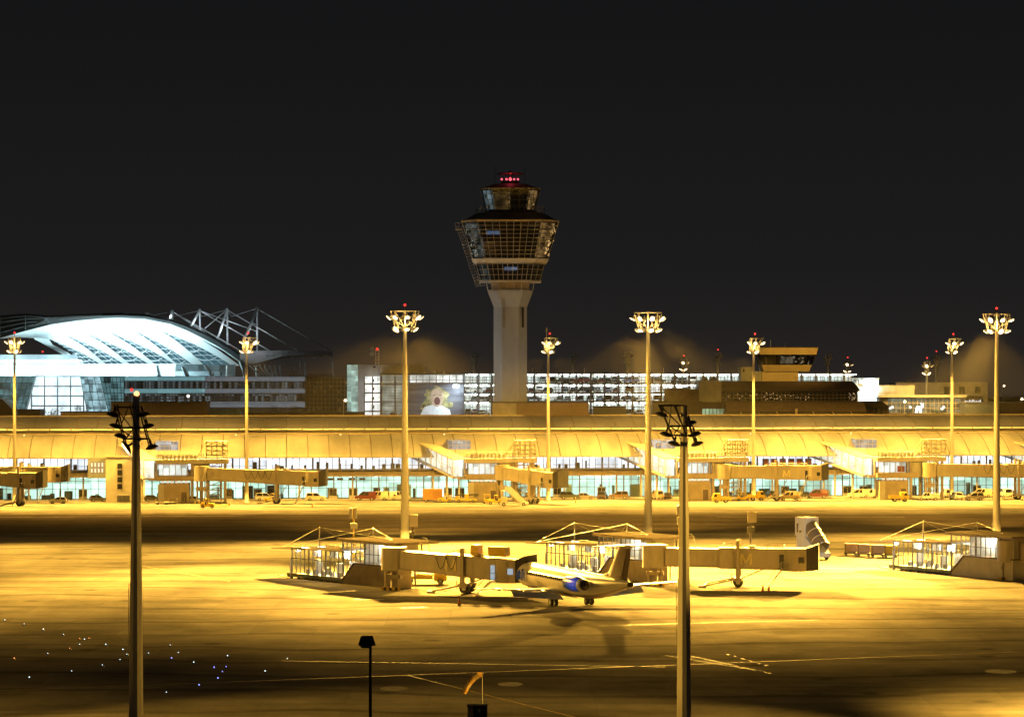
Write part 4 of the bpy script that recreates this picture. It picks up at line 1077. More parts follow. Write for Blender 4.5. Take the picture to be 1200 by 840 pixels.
b = MB(); b.lathe([(.02,0),(.22,.6),(.26,1.8),(.15,3.4),(.03,4.2)], n=10); o = b.build('fin_top_fairing', M_jet, J); o.location = (-18.5,0,8.55); o.rotation_euler = (0, R(90), 0)
for s in (-1, 1):
    b = MB(); foil(b, (-14.9,-17.7,s*.1,8.6), (-16.8,-18.3,s*5.0,8.65), 0, .10, .09); b.build('tailplane', M_jetw, J)
for s in (-1, 1):
    b = MB(); b.tube((0,s*2.5,.5),(0,s*2.4,2.1),.13,n=8); b.tube((0,s*2.5,1.2),(.9,s*1.6,2.0),.07,n=6); b.box(.1,.18,s*2.6,s*3.4,1.1,1.9); gr = b.build('main_gear', M_galv, J)
    for d in (-.33, .33):
        b = MB(); b.wheel((0,s*2.5+d,.51),.51,.34); b.wheel((0,s*2.5+d,.51),.24,.36,1); b.build('wheel', [M_rubber, M_grey], gr)
b = MB(); b.tube((14,0,.35),(14.1,0,1.6),.09,n=8); gr = b.build('nose_gear', M_galv, J)
for d in (-.22, .22):
    b = MB(); b.wheel((14,d,.36),.36,.24); b.wheel((14,d,.36),.15,.26,1); b.build('wheel', [M_rubber, M_grey], gr)
# ------------------------------------------------------------------ background buildings (given by picture rows at their own distances)
def bx(b, px0, px1, py0, py1, D, depth=6.0, m=0):        # a box seen between two columns and two rows
    return b.box(gx(px0, D), gx(px1, D), D, D+depth, gz(py1, D), gz(py0, D), m)
def ground_box(b, px0, px1, py0, D, depth, m=0): return b.box(gx(px0, D), gx(px1, D), D, D+depth, 0, gz(py0, D), m)
def win_grid(b, px0, px1, py0, py1, D, nx, nz, r=.07, m=0):
    x0, x1, z0, z1 = gx(px0, D), gx(px1, D), gz(py1, D), gz(py0, D)
    for i in range(nx+1): x = x0+(x1-x0)*i/nx; b.box(x-r, x+r, D-.12, D-.02, z0, z1, m)
    for i in range(nz+1): z = z0+(z1-z0)*i/nz; b.box(x0, x1, D-.15, D-.03, z-r, z+r, m)
def root(name, label, cat, px, D, group=None): return thing(name, label, cat, (0, 0, 0), 0, group)
E_whiteblue = lit_room('white_lit_hall', (.80, .95, 1.0), 1.35, 4.0, 4.0, .75, 1.2, fine=.12)
E_teal = lit_room('teal_glass_room', (.25, .55, .60), .42, 2.0, 1.6, .15, 1.2, seed=4, fine=.25)
E_tealband = lit_room('teal_band', (.30, .62, .68), .50, 6, 1.5, .7, 1.15, seed=8, fine=.05)
E_office = lit_room('dim_office', (.36, .42, .48), .30, 9, 1.4, .85, 1.1, seed=12, fine=.06)
E_bluegl = lit_room('blue_roof_glass', (.22, .52, .66), .30, 5, 3, .7, 1.1, seed=2, fine=.2)

# --- tent-roofed forum at the left
FR = thing('forum_hall', 'lit white tent roof on an arch with curved ribs over a glass hall', 'hall', (0,0,0))
def V(px, py, D): return Vector((gx(px, D), D, gz(py, D)))
def interp(tab, x):
    for (a, ya), (b_, yb) in zip(tab, tab[1:]):
        if a <= x <= b_: return ya+(yb-ya)*(x-a)/(b_-a)
    return tab[0][1] if x < tab[0][0] else tab[-1][1]
arch = [(-140,470),(-100,440),(-60,416),(-30,405),(0,394.5),(30,386),(60,378.5),(90,374),(120,371.3),(140,370.6),(170,372),(200,378),(220,386),(240,396),(255,404),(270,414),(281,422)]
outer = [(-140,440),(-100,402),(-60,386),(-30,377),(0,371),(30,368.5),(60,368),(90,367.3),(120,366.6),(140,366.4),(170,367.8),(200,373),(220,379.5),(240,388),(255,395.5),(270,404),(281,411)]
A = [V(x, y, 700) for x, y in arch]; outer = [(x, y if x < 60 else interp(arch, x)-(interp(arch, x)-y)*.7) for x, y in outer]
O = [V(x, y, 697) for x, y in outer]; O2 = [V(x, y-1.0, 712) for x, y in outer]
M_memb = mat('white_membrane', (.82, .84, .84), .55, var=.05, scale=.08)
M_medge = mat('dark_roof_edge', (.035, .032, .03), .8)
b = MB(); b.sheet(A, O, .4); b.sheet(O, O2, .4); b.build('arch_edge', M_medge, FR)
b = MB()
for f in (.2,.45,.7,.92): b.path([A[i].lerp(O[i], f)+Vector((0,-.3,0)) for i in range(0, 9)], .14)
for i in range(1, 9): b.tube(A[i]+Vector((0,-.3,0)), O[i]+Vector((0,-.3,0)), .12, n=4)
b.build('edge_truss', mat('edge_steel', (.30,.31,.31), .6), FR)
inner = [(-140,470),(-100,430),(-60,408),(-30,400),(0,395.5),(18,394.2),(40,395),(57,397),(78,393.5),(103,391.5),(130,390),(160,388.5),(190,388),(215,390.5),(240,398.2),(262,410),(281,423)]
In = [V(x, y, 724) for x, y in inner]
# both rows run over the same columns so that the membrane is one curved strip
xs_ = [-140,-100,-60,-30,0,18,40,57,78,103,130,160,190,215,240,262,281]
r0 = [V(x, interp(arch, x), 700) for x in xs_]; r3 = [V(x, interp(inner, x)+.6, 724) for x in xs_]
r1 = [a.lerp(c, .33)+Vector((0,0,.5)) for a, c in zip(r0, r3)]; r2 = [a.lerp(c, .66)+Vector((0,0,.5)) for a, c in zip(r0, r3)]
b = MB(); b.sheet(r1, r0, .12); b.sheet(r2, r1, .12); b.sheet(r3, r2, .12); b.build('membrane', M_memb, FR)
# edge arch of the opening at the left
ed = [(57,397),(62,404),(78,412),(92,421),(100,428)]; ed2 = [(40,395.5),(60,406.5),(74,414),(86,421),(94,428)]
b = MB(); b.sheet([V(x, y, 716) for x, y in ed], [V(x, y, 716.5) for x, y in ed2], .4); b.build('rib', M_memb, FR)
tops = [(57,396.5),(78,392.6),(103,391.2),(130,389.6),(160,388.3),(190,387.6),(222,390)]
bots = [(100,427),(126,427),(154,427),(184,427.5),(214,432),(240,427),(281,427)]
def ribcurve(t, q, D0, D1, sag=-2.2, n=8):
    return [V(t[0]+(q[0]-t[0])*(f**.92), t[1]+(q[1]-t[1])*f + sag*4*f*(1-f)*.8, D0+(D1-D0)*f) for f in [i/n for i in range(n+1)]]
for i in range(6):
    t0, t1, q0, q1 = tops[i], tops[i+1], bots[i], bots[i+1]
    # glass slit then white rib
    mid_t = (t0[0]+(t1[0]-t0[0])*.10, t0[1]+(t1[1]-t0[1])*.10-.1); mid_q = (q0[0]+(q1[0]-q0[0])*.80, q0[1])
    ca = ribcurve(t0, q0, 724.3, 738); cb = ribcurve(mid_t, mid_q, 724.3, 738); cc = ribcurve(t1, (q1[0]-.3, q1[1]), 724.3, 738)
    b = MB(); b.sheet(cb, ca, .10); s_ = b.build('roof_glass', E_bluegl, FR)
    b = MB()
    for k in range(1, 9):
        b.tube(ca[k]+Vector((0,-.2,-.1)), cb[k]+Vector((0,-.2,-.1)), .09, n=4)
    for f in (.33, .66):
        for k in range(8): b.tube(ca[k].lerp(cb[k], f)+Vector((0,-.2,-.1)), ca[k+1].lerp(cb[k+1], f)+Vector((0,-.2,-.1)), .06, n=4)
    pts = [ca[4].lerp(cb[4], g_/6)+Vector((0,-.9,-.6-1.2*math.sin(PI*g_/6))) for g_ in range(7)]; b.path(pts, .11)
    pts = [ca[6].lerp(cb[6], g_/6)+Vector((0,-.9,-.6-1.0*math.sin(PI*g_/6))) for g_ in range(7)]; b.path(pts, .11)
    b.build('glazing_bar', M_memb, s_)
    dc = [p+Vector((0,-.5,-.25)) for p in cb]; de = [p+Vector((0,-.5,-.25)) for p in cc]
    b = MB(); b.sheet(de, dc, .15); b.build('rib', M_memb, FR)
# arch feet and posts
b = MB()
for pts in ([(281,422),(286,436),(288,450),(292,479)],[(240,427),(248,440),(254,458),(258,479)],[(214,430),(219,441)],[(184,428),(186,440)]):
    for (xa, ya), (xb, yb) in zip(pts, pts[1:]): b.tube(V(xa, ya, 702), V(xb, yb, 701), .42, n=6); b.tube(V(xa+1.7, ya, 703), V(xb+2.2, yb, 702), .28, n=6)
for px in (266, 300.5): b.tube(V(px, 428, 716), V(px, 479, 716), .32, n=6)
b.build('arch_foot', mat('white_steel', (.62,.66,.68), .5, .2), FR)
# right wing of the roof with truss below
b = MB()
b.sheet([V(389.5,412,722),V(360,410.8,722),V(330,410.5,722),V(300,411,722),V(276,414,722)], [V(389.5,414.5,716),V(360,415.5,714),V(330,417.5,712),V(300,426,710),V(284,426,708)], .5)
b.build('wing_roof', mat('wing_membrane', (.30,.28,.27), .7), FR)
b = MB()
for i in range(9):
    xa = 312+i*8.6
    pts = [V(xa+8.6*g_/5, 415.4+.5*(9-i)*.0+4.2*math.sin(PI*g_/5), 716) for g_ in range(6)]; b.path(pts, .10)
    b.tube(V(xa, 413, 716), V(xa, 416+ (2 if i%2 else 0), 716), .08, n=4)
for px, y0, y1 in ((390,415,479),(352,420,440),(357.5,412,440)): b.tube(V(px, y0, 716), V(px, y1, 716), .16, n=5)
b.tube(V(312,416,716), V(388,416.5,716), .10, n=4)
for i in range(7): b.tube(V(292+i*6, 428, 713), V(305+i*4, 440, 716), .22, n=5)
b.build('truss', mat('truss_steel', (.55,.57,.58), .5, .2), FR)
# pylons and stay cables above the roof
b = MB(); cb_ = MB()
tp = [(172,366.5,170),(201.6,365,182),(234,364,230),(266,363,262),(301,361.5,300)]
for i, (px, py, _) in enumerate(tp):
    D = 722
    foot = 384 if px < 240 else (412 if px < 280 else 428)
    if px > 190:
        b = MB(); b.tube(V(px+.4, py, D), V(px+.4, foot if px > 240 else interp(outer, px)+6, D), .28, n=6); b.tube(V(px, py, D), V(px-(12.5 if px > 210 else 3), interp(outer, px-11)+3 if px < 260 else (401 if px < 280 else 393), D-6), .36, n=6)
        b.tube(V(px-5, py+17, D), V(px+1, py+20, D), .16, n=5)
        b.ball(V(px, py-.4, D), .45); b.build('pylon', mat('pylon_steel', (.50,.55,.56), .5, .2), FR)
        point('pylon_fill_light', V(px-1.5, (py+interp(outer, px))/2 if px < 280 else 392, D-4), 700, (.80,.93,1.0), .4)  # added fill light so the pylons stand out
    else: b = MB(); b.box(gx(px-1.5,D), gx(px+1.5,D), D-1, D+1, gz(py+3,D), gz(py,D)); b.build('roof_box', M_galv, FR)
    if i+1 < len(tp): cb_.tube(V(px, py, D), V(tp[i+1][0]-30, interp([(172,372),(400,372)], px)-1.5, D+2), .10, n=4); cb_.tube(V(tp[i+1][0]-30, 371, D+2), V(tp[i+1][0], tp[i+1][1], D), .10, n=4)
for (p, q) in (((172,366.5),(182,370)),((201.6,365),(282,411)),((234,364),(316,411)),((266,363),(349,411)),((301,361.5),(389,412)),((201.6,365),(262,404)),((234,364),(300,388)),((266,363),(240,385))):
    cb_.tube(V(*p, 722), V(*q, 721), .17, n=4)
for (p, q) in (((322,438),(352,478)),((300,450),(322,476)),((316,436),(340,470))): cb_.tube(V(*p, 716), V(*q, 714), .14, n=4)
cb_.build('stay_cable', mat('cable_steel', (.50,.53,.54), .5, .3), FR)
b = MB(); b.ball(V(271.5,409,708), .4); b.build('red_lamp', E_red, FR)
b = MB(); b.ball(V(50,412,730), .25); b.build('red_lamp', E_red, FR)
b = MB(); b.box(gx(140,700), gx(145,700), 705, 708, gz(367.2,700), gz(366.2,700)); b.build('roof_hatch', M_galv, FR)
# hall below the roof
b = MB(); b.box(gx(-60,712), gx(205,712), 712, 716, gz(440.5,712), gz(426.5,712)); b.build('parapet_beam', M_memb, FR)
b = MB(); b.box(gx(205,712), gx(258,712), 712, 716, gz(440.5,712), gz(435,712)); b.build('parapet_beam', mat('beam_grey', (.30,.36,.38), .6), FR)
b = MB(); b.box(gx(200,722), gx(275,722), 722, 724, gz(441,722), gz(427,722)); b.build('rear_glass', lit_room('rear_glass', (.25,.42,.48), .22, 1.5, 1.2, .1, 1.2, seed=33), FR)
b = MB(); b.box(gx(-60,711), gx(90,711), 711, 711.8, gz(420.5,711), gz(415.5,711)); b.build('rear_rim', mat('rim_grey', (.25,.27,.29), .6), FR)
b = MB(); b.box(gx(-60,714), gx(92,714), 713, 720, gz(425.6,714), gz(421,714)); b.build('rear_parapet', M_memb, FR)
b = MB(); b.box(gx(-60,716), gx(150,716), 714, 717, 0, gz(440.5,716)); hall = b.build('hall_wall', E_whiteblue, FR)
b = MB(); win_grid(b, 37, 98, 441, 487, 710, 4, 4, .17); b.build('hall_window', M_mull, FR)
def glassbox(poly, D, e, nx, nz, name):
    b = MB(); b.extr_y([(gx(x, D), gz(y, D)) for x, y in poly], D, D+2.5); o = b.build(name, e, FR)
    x0 = min(p[0] for p in poly); x1 = max(p[0] for p in poly); y0 = min(p[1] for p in poly); y1 = max(p[1] for p in poly)
    b = MB()
    def span(y):   # left/right of the convex polygon at a row
        xx = []
        for (ax, ay), (cx, cy_) in zip(poly, poly[1:]+poly[:1]):
            if ay != cy_ and min(ay, cy_) <= y <= max(ay, cy_): xx.append(ax+(cx-ax)*(y-ay)/(cy_-ay))
        return (min(xx), max(xx)) if xx else None
    for i in range(nz+1):
        y = y0+(y1-y0)*i/nz; s = span(min(max(y, y0+.01), y1-.01))
        b.tube((gx(s[0],D), D-.1, gz(y,D)), (gx(s[1],D), D-.1, gz(y,D)), .08, n=4)
    for i in range(nx+1):
        f = i/nx; a0, a1 = span(y0+.01), span(y1-.01)
        b.tube((gx(a0[0]+(a0[1]-a0[0])*f, D), D-.1, gz(y0, D)), (gx(a1[0]+(a1[1]-a1[0])*f, D), D-.1, gz(y1, D)), .07, n=4)
    b.build('glazing_bar', mat('teal_bar', (.18,.26,.28), .5), o)
glassbox([(-20,487),(28,487),(41,440.8),(-20,440.8)], 704, E_teal, 9, 6, 'glass_wing')
glassbox([(94,440.8),(118,440.8),(129,487),(103,487)], 704, lit_room('pale_glass', (.45,.75,.85), .85, 1.2, 1.2, .35, 1.2, seed=20), 3, 5, 'slanted_glass')
glassbox([(117,440.8),(146,440.8),(146,487),(128,487)], 702, E_teal, 6, 7, 'glass_wing')
for px in (10, 60, 110, 160, 205): point('roof_uplight', (gx(px, 706), 706, gz(428, 706)), 5200, (.62, .93, 1.0), 1.0)
E_bluegl.node_tree.nodes['Principled BSDF'].inputs['Specular IOR Level'].default_value = .1
for px in (90, 130, 170, 210): point('roof_uplight', (gx(px, 722), 722, gz(424, 722)), 5200, (.58, .92, 1.0), 1.0)
point('roof_uplight', (gx(246, 704), 700, gz(444, 704)), 12000, (.72,.93,1.0), .6)
point('roof_uplight', (gx(284, 704), 700, gz(452, 704)), 7000, (.72,.93,1.0), .6)
b = MB()
for px, py in ((247,451),(284,447)): b.ball(V(px, py, 700), .5)
b.build('uplight_lamp', emit('cold_lamp', (.8,.95,1), 4), FR)

# --- office block under and beside the tent roof
OB = thing('office_building', 'long grey glass office block with dim window bands under the tent roof', 'office building', (0,0,0))
D = 694.0
b = MB(); b.box(gx(145,D), gx(358,D), D, D+10, 0, gz(441.3,D)); b.build('wall', M_bgrey, OB)
for (x0, x1, y0, y1, mm) in ((146,240,441.5,446,E_tealband),(146,240,455.5,460.5,E_tealband),(240,358,441.5,446.5,E_office),(240,358,455.5,460.5,E_office),(240,358,470.5,477,E_office)):
    b = MB(); b.box(gx(x0,D), gx(x1,D), D-.1, D, gz(y1,D), gz(y0,D)); b.build('spandrel_band', mm, OB)
for (x0, x1, y0, y1) in ((146,240,446.5,455),(146,240,461,470.5),(240,358,447.5,455),(240,358,461.5,470)):
    b = MB(); b.box(gx(x0,D), gx(x1,D), D-.06, D, gz(y1,D), gz(y0,D)); o = b.build('window_band', lit_room('office_windows', (.45,.55,.60), .30, .8, 1.9, .02, .9, darkcol=(.08,.12,.14), seed=3, fine=.1), OB)
    b = MB(); win_grid(b, x0, x1, y0, y1, D-.04, int((x1-x0)/3.4), 3, .10); b.build('window_frame', mat('office_frame', (.30,.36,.40), .5), o)
bw = MB(); bw.box(gx(358,D), gx(427.5,D), D-1.5, D+10, 0, gz(442,D))
bw.build('brown_wing', mat('brown_glass', (.05,.035,.025), .25, var=.3, scale=.4), OB)
b = MB(); win_grid(b, 358.5, 427, 442.5, 487, D-1.5, 15, 9, .07)
bw = b.build('brown_wing_grid', mat('bronze_bar', (.22,.17,.11), .5, .2), OB)
b = MB()
for i in range(26): x = rng.uniform(360, 424); y = rng.choice([447, 452, 457, 467, 478])+rng.uniform(-1, 1); b.box(gx(x,D), gx(x+rng.uniform(1.5,3.4),D), D-1.58, D-1.5, gz(y+3,D), gz(y,D))
b.build('lit_pane', emit('dim_brown_light', (.45,.30,.12), .10), OB)
b = MB(); b.box(gx(340,D), gx(346,D), D, D+3, gz(441,D), gz(435,D)); b.box(gx(361,D), gx(390,D), D, D+6, gz(442,D), gz(437.5,D)); b.tube((gx(344,D),D,gz(441,D)),(gx(344,D),D,gz(430,D)),.1); b.ball((gx(346.5,D),D,gz(433,D)),.35)
b.build('roof_plant', M_grey, OB)
b = MB(); b.ball((gx(220.5,690),690,gz(464,690)), .4); b.build('wall_lamp', emit('white_wall_lamp', (1,.95,.85), 3), OB)

# --- multi-storey parking garage
GR = thing('parking_garage', 'long brightly lit open parking garage with parked cars on its decks behind the tower', 'parking garage', (0,0,0))
D = 682.0
levels = [(438.6,449.2),(451,460.2),(461.8,470.2),(471.8,487)]
b = MB()
for (y0, y1) in levels: b.box(gx(474,D), gx(1003,D), D, D+24, gz(y1,D)-.35, gz(y1,D))
b.box(gx(446,D), gx(1004,D), D-.4, D+24, gz(438.4,D), gz(437.4,D)); b.build('deck', M_conc, GR)
b = MB(); b.box(gx(426,D), gx(1004,D), D+10.5, D+10.9, 0, gz(438.4,D)); b.build('back_wall', mat('garage_white', (.84,.86,.84), .6, var=.05, scale=.3), GR)
b = MB(); i = 0; px = 543.5
while px < 1003:
    for yy in ((.1, 12) if i % 2 == 0 else (.1,)):
        b.box(gx(px,D)-.30, gx(px,D)+.30, D+yy-.3, D+yy+.2, 0, gz(438.6,D))
    px += 16.5; i += 1
b.build('column', M_mull, GR)
b = MB(); px = 545
while px < 1003:
    b.box(gx(px,D)-.09, gx(px,D)+.09, D+10.2, D+10.45, 0, gz(438.6,D)); px += 4.1
for (y0, y1) in levels:
    for f in (.35, .62): b.box(gx(428,D), gx(1003,D), D+10.2, D+10.4, gz(y0+(y1-y0)*f,D)-.08, gz(y0+(y1-y0)*f,D)+.08)
b.build('rear_rail', mat('rail_grey', (.22,.24,.24), .6), GR)
b = MB(); px = 551.7
while px < 1003:
    b.box(gx(px,D)-.10, gx(px,D)+.10, D-.2, D-.05, gz(487,D), gz(438.6,D)); px += 16.5
b.build('front_post', M_grey, GR)
b = MB()
for (y0, y1) in levels[:3]:
    b.box(gx(480,D), gx(1003,D), D-.3, D-.15, gz(y1+1.2,D), gz(y1-1.0,D))
for (y0, y1) in levels: b.box(gx(540,D), gx(1003,D), D-.22, D-.16, gz(y1-3.2,D), gz(y1-3.0,D))
b.build('parapet', M_mull, GR)
b = MB()
for (y0, y1) in levels:
    px = 482
    while px < 1000:
        for yy in (1.2, 5, 8.5): b.box(gx(px,D), gx(px+9,D), D+yy, D+yy+.18, gz(y0+.7,D), gz(y0+.25,D))
        px += 13.5
b.build('ceiling_lamp', E_tube, GR)
b = MB(); b.box(gx(405,D), gx(418,D), D+6, D+16, 0, gz(427.5,D), 1); b.box(gx(418,D), gx(496,D), D+5.6, D+16, 0, gz(427.3,D), 0); b.box(gx(436,D),gx(439,D),D+5.5,D+5.6,gz(431,D),gz(429,D),2)
b.build('upper_block', [M_cream if False else mat('pale_render', (.44,.44,.45), .7), lit_room('green_stair_room', (.55,.85,.75), .6, 1.2, 1.4, .4, 1.2, seed=6), M_dark], GR)
b = MB(); b.box(gx(445,D), gx(545,D), D-.5, D+6, gz(439.3,D), gz(438,D)); b.build('porch_roof', M_dbrown, GR)
E_gst = lit_room('stair_white_room', (.95,1,.96), 1.15, 2, 2.2, .7, 1.15, seed=14, fine=.2)
E_glv = lit_room('louvre_room', (.72,.86,.76), .55, 8, 1.1, .6, 1.2, seed=17, fine=.3)
b = MB(); b.box(gx(427,D), gx(446,D), D+.2, D+4, 0, gz(441,D)); o = b.build('stair_room', E_gst, GR)
b = MB()
for y in (449, 459.5, 470, 481): b.box(gx(427,D), gx(446.5,D), D-.2, D+.2, gz(y+1.6,D), gz(y,D))
for x in (427, 436.5, 446): b.box(gx(x,D)-.15, gx(x,D)+.15, D-.1, D+.2, 0, gz(441,D))
for y in (444, 454, 465, 475): b.box(gx(436,D), gx(438.6,D), D-.12, D+.1, gz(y+3.4,D), gz(y,D))
b.build('stair_frame', M_mull, o)
b = MB(); b.box(gx(446.5,D), gx(480,D), D+.3, D+4, 0, gz(440,D)); o = b.build('louvre_room', E_glv, GR)
b = MB(); y = 441
while y < 487: b.box(gx(446.5,D), gx(480,D), D, D+.25, gz(y+.8,D), gz(y,D)); y += 1.9
for x in (447, 463, 479.5): b.box(gx(x,D)-.2, gx(x,D)+.2, D-.15, D+.25, 0, gz(440,D))
for y in (449.3, 470.6): b.box(gx(446.5,D), gx(480,D), D-.2, D, gz(y+1.6,D), gz(y,D))
b.build('louvre', M_mull, o)
b = MB(); b.box(gx(480,D), gx(543,D), D+.4, D+4, gz(450,D), gz(439.6,D)); b.build('loft_room', lit_room('loft_lit', (.92,1,.96), 1.0, 5, 5, .5, 1.2, seed=40), GR)
b = MB()
for i in range(9): x = 480+i*7.8; b.box(gx(x,D)-.1, gx(x,D)+.1, D+.1, D+.35, gz(450,D), gz(439.6,D))
b.box(gx(480,D), gx(543,D), D+.1, D+.35, gz(445,D)-.08, gz(445,D)+.08); b.build('loft_frame', M_mull, GR)
b = MB()
for px in (624, 628, 636, 652, 653.5, 685, 778): b.tube((gx(px,D),D+2,gz(437.5,D)),(gx(px,D),D+2,gz(431,D)),.09,n=4)
b.box(gx(519,D),gx(521,D),D+2,D+3,gz(437,D),gz(435,D)); b.box(gx(508,D),gx(510,D),D+2,D+3,gz(437,D),gz(435,D))
b.build('roof_post', M_galv, GR)
# big banner: a shouting fair-haired fan, built as flat printed shapes
BN = thing('banner', 'big grey banner showing a shouting fair-haired person, lit by a floodlight, on the garage wall', 'banner', (gx(511.5,680.5), 680.5, 0))
def bz(y): return gz(y, 680.5)
def bw_(x): return gx(x, 680.5)-gx(511.5, 680.5)
b = MB(); b.box(bw_(479.5), bw_(543.5), 0, .3, bz(487), bz(450.2)); b.build('board', mat('banner_print', (.11,.12,.145), .7, var=.35, scale=.25, stretch=(.2,1,3)), BN)
def blob(cx, cy_, rx, ry, y, seed, jag=.12, n=26):
    q = random.Random(seed); b = MB()
    pts = []
    for i in range(n):
        a = 2*PI*i/n; k = 1+q.uniform(-jag, jag)
        pts.append((bw_(cx+rx*k*math.cos(a)), y, bz(cy_-ry*k*math.sin(a))))
    b.add(pts, [tuple(range(n))]); return b
b = blob(511.5, 466, 14, 13, -.04, 1, .2); b.add(blob(511, 474, 17, 9, -.05, 2, .2).v, [tuple(range(26))]); b.build('hair', mat('print_hair', (.36,.33,.14), .8, var=.5, scale=.8), BN)
b = MB(); b.add([(bw_(x),-.08,bz(y)) for x, y in ((492,487),(497,477),(507,474),(518,475),(527,480),(529,487))], [tuple(range(6))]); b.build('jersey', mat('print_white', (.75,.78,.80), .8), BN)
b = blob(512.3, 465.5, 7.8, 11, -.12, 3, .03); b.build('face', mat('print_skin', (.50,.36,.26), .8, var=.2, scale=.6), BN)
b = blob(512.3, 469.8, 3.6, 4.6, -.16, 4, .03); b.build('mouth', mat('print_mouth', (.10,.03,.03), .8), BN)
b = MB()
for x in (508.8, 516): b.add([(bw_(x-2),-.16,bz(463)),(bw_(x),-.16,bz(463.6)),(bw_(x+2),-.16,bz(462.8)),(bw_(x),-.16,bz(462.2))], [(0,1,2,3)])
b.build('eye', mat('print_eye', (.12,.07,.05), .8), BN)
b = MB(); b.tube((bw_(535),-4,bz(451)),(bw_(535),.2,bz(449)),.12); b.box(bw_(531.5),bw_(538.5),-4.4,-3.8,bz(453.6),bz(450.6),1); b.build('floodlight', [M_galv, emit('banner_lamp', (.8,.95,1), 7)], BN)
spot('banner_beam', (gx(535,676), 675.6, gz(452.5,676)), (gx(517,680), 680.5, gz(472,680)), 9000, 60, 1.0, (.78,.92,1), .4)
point('banner_fill', (gx(536,678), 678, gz(454,678)), 1500, (.75,.92,1), .4)

# --- the apron tower with the trapezoid cab
AT = thing('apron_tower', 'small amber-lit apron tower with an outward leaning trapezoid cab above the low brown building', 'apron tower', (0,0,0))
D = 660.0
def rect(z, xl, xr, y0, y1): return [(xl,y0,z),(xr,y0,z),(xr,y1,z),(xl,y1,z)]
def fr(py0, py1, l0, r0_, l1, r1_, dy0, dy1, m, name):
    b = MB(); b.ring_loft([rect(gz(py1,D), gx(l1,D), gx(r1_,D), D-dy1, D+9+dy1), rect(gz(py0,D), gx(l0,D), gx(r0_,D), D-dy0, D+9+dy0)], 0, False); return b.build(name, m, AT)
M_amb = mat('ochre_cladding', (.46,.38,.24), .6, var=.08)
fr(407.5, 415.5, 888, 957.5, 889.5, 955.5, 2.6, 2.1, M_amb, 'fascia')
fr(406.6, 407.5, 886.5, 958.5, 887, 958, 3, 3, M_dbrown, 'roof')
gl_ = fr(415.5, 427.5, 889.8, 955, 892.5, 951, 2.0, .9, M_tglass, 'cab_window')
fr(427.5, 435.2, 892.5, 951, 895, 948, .9, .2, M_amb, 'cab_base')
fr(435.2, 487, 893, 936, 893, 936, -.6, -.6, M_amb, 'shaft')
b = MB()
for i in range(12):
    f = i/11; b.tube((gx(892.5+(951-892.5)*f,D), D-.98, gz(427.5,D)), (gx(889.8+(955-889.8)*f,D), D-2.08, gz(415.5,D)), .08, n=4)
b.build('window_frame', M_dbrown, gl_)
b = MB(); b.box(gx(896,D),gx(948,D),D+2,D+7,gz(427.4,D),gz(415.6,D),0)
for i in range(18):
    x = rng.uniform(914, 949); y = rng.uniform(417, 426); b.box(gx(x,D),gx(x+rng.uniform(.8,2),D),D+1.8,D+1.95,gz(y+1.4,D),gz(y,D),1)
b.box(gx(917,D),gx(930,D),D+1.7,D+1.9,gz(426,D),gz(418,D),2); b.build('cab_interior', [M_dbrown, emit('cab_lights', (1,.85,.6), .8), lit_room('cab_lit', (.8,.66,.45), .5, .8, .8, .1, 1.3, seed=77)], AT)
b = MB(); b.tube((gx(905,D),D+4,gz(407,D)),(gx(905,D),D+4,gz(398,D)),.06); b.tube((gx(922,D),D+4,gz(407,D)),(gx(922,D),D+4,gz(400,D)),.06); b.build('antenna', M_galv, AT)
b = MB(); b.box(gx(868,D), gx(881,D), D, D+8, 0, gz(430,D), 0); b.box(gx(870.5,D), gx(872.5,D), D-.05, D, gz(436,D), gz(432,D), 1); b.box(gx(881,D),gx(892,D),D,D+8,0,gz(435,D),0); b.build('side_block', [mat('pale_block', (.40,.42,.42), .7), M_dark], AT)
spot('apron_tower_light', (gx(975,640), 618, 41), (gx(930,660), 660, 34), 60000, 24, 1, SOD, .5)

# --- low brown building under the apron tower
BB = thing('brown_building', 'low dark brown building with sloping roof and a dim glass band below the apron tower', 'building', (0,0,0))
D = 646.0
b = MB(); b.hexa([(gx(846,D),D-3,gz(458,D)),(gx(1007,D),D-3,gz(458,D)),(gx(1003,D),D+10,gz(458,D)),(gx(842,D),D+10,gz(458,D)),(gx(843,D),D+3,gz(446.6,D)),(gx(1002,D),D+3,gz(447.6,D)),(gx(1001,D),D+9,gz(446.8,D)),(gx(842,D),D+9,gz(446.6,D))]); b.build('roof', M_brown, BB)
b = MB(); b.box(gx(846,D), gx(1005,D), D-.3, D+8, 0, gz(458,D)); b.build('wall', M_dbrown, BB)
b = MB(); b.box(gx(846,D), gx(1004,D), D-.5, D-.3, gz(470,D), gz(458,D)); gl_ = b.build('window_band', M_dglass, BB)
b = MB(); win_grid(b, 846, 1004, 459, 470, D-.5, 34, 3, .06); b.build('window_frame', M_brown, gl_)
b = MB()
for i in range(60):
    x = rng.choice([rng.uniform(850, 912), rng.uniform(880,950), rng.uniform(994, 1003)]); y = rng.uniform(460, 468); b.box(gx(x,D), gx(x+rng.uniform(.5,1.3),D), D-.62, D-.58, gz(y+1.0,D), gz(y,D))
b.build('lit_pane', emit('brown_lit', (1,.72,.40), .45), BB)
b = MB(); b.hexa([(gx(850,D),D-6,gz(482,D)),(gx(1012,D),D-6,gz(482,D)),(gx(1010,D),D-.6,gz(482,D)),(gx(848,D),D-.6,gz(482,D)),(gx(848,D),D-4,gz(471,D)),(gx(1010,D),D-4,gz(471,D)),(gx(1010,D),D-.6,gz(470.3,D)),(gx(848,D),D-.6,gz(470.3,D))]); b.build('lower_roof', M_brown, BB)
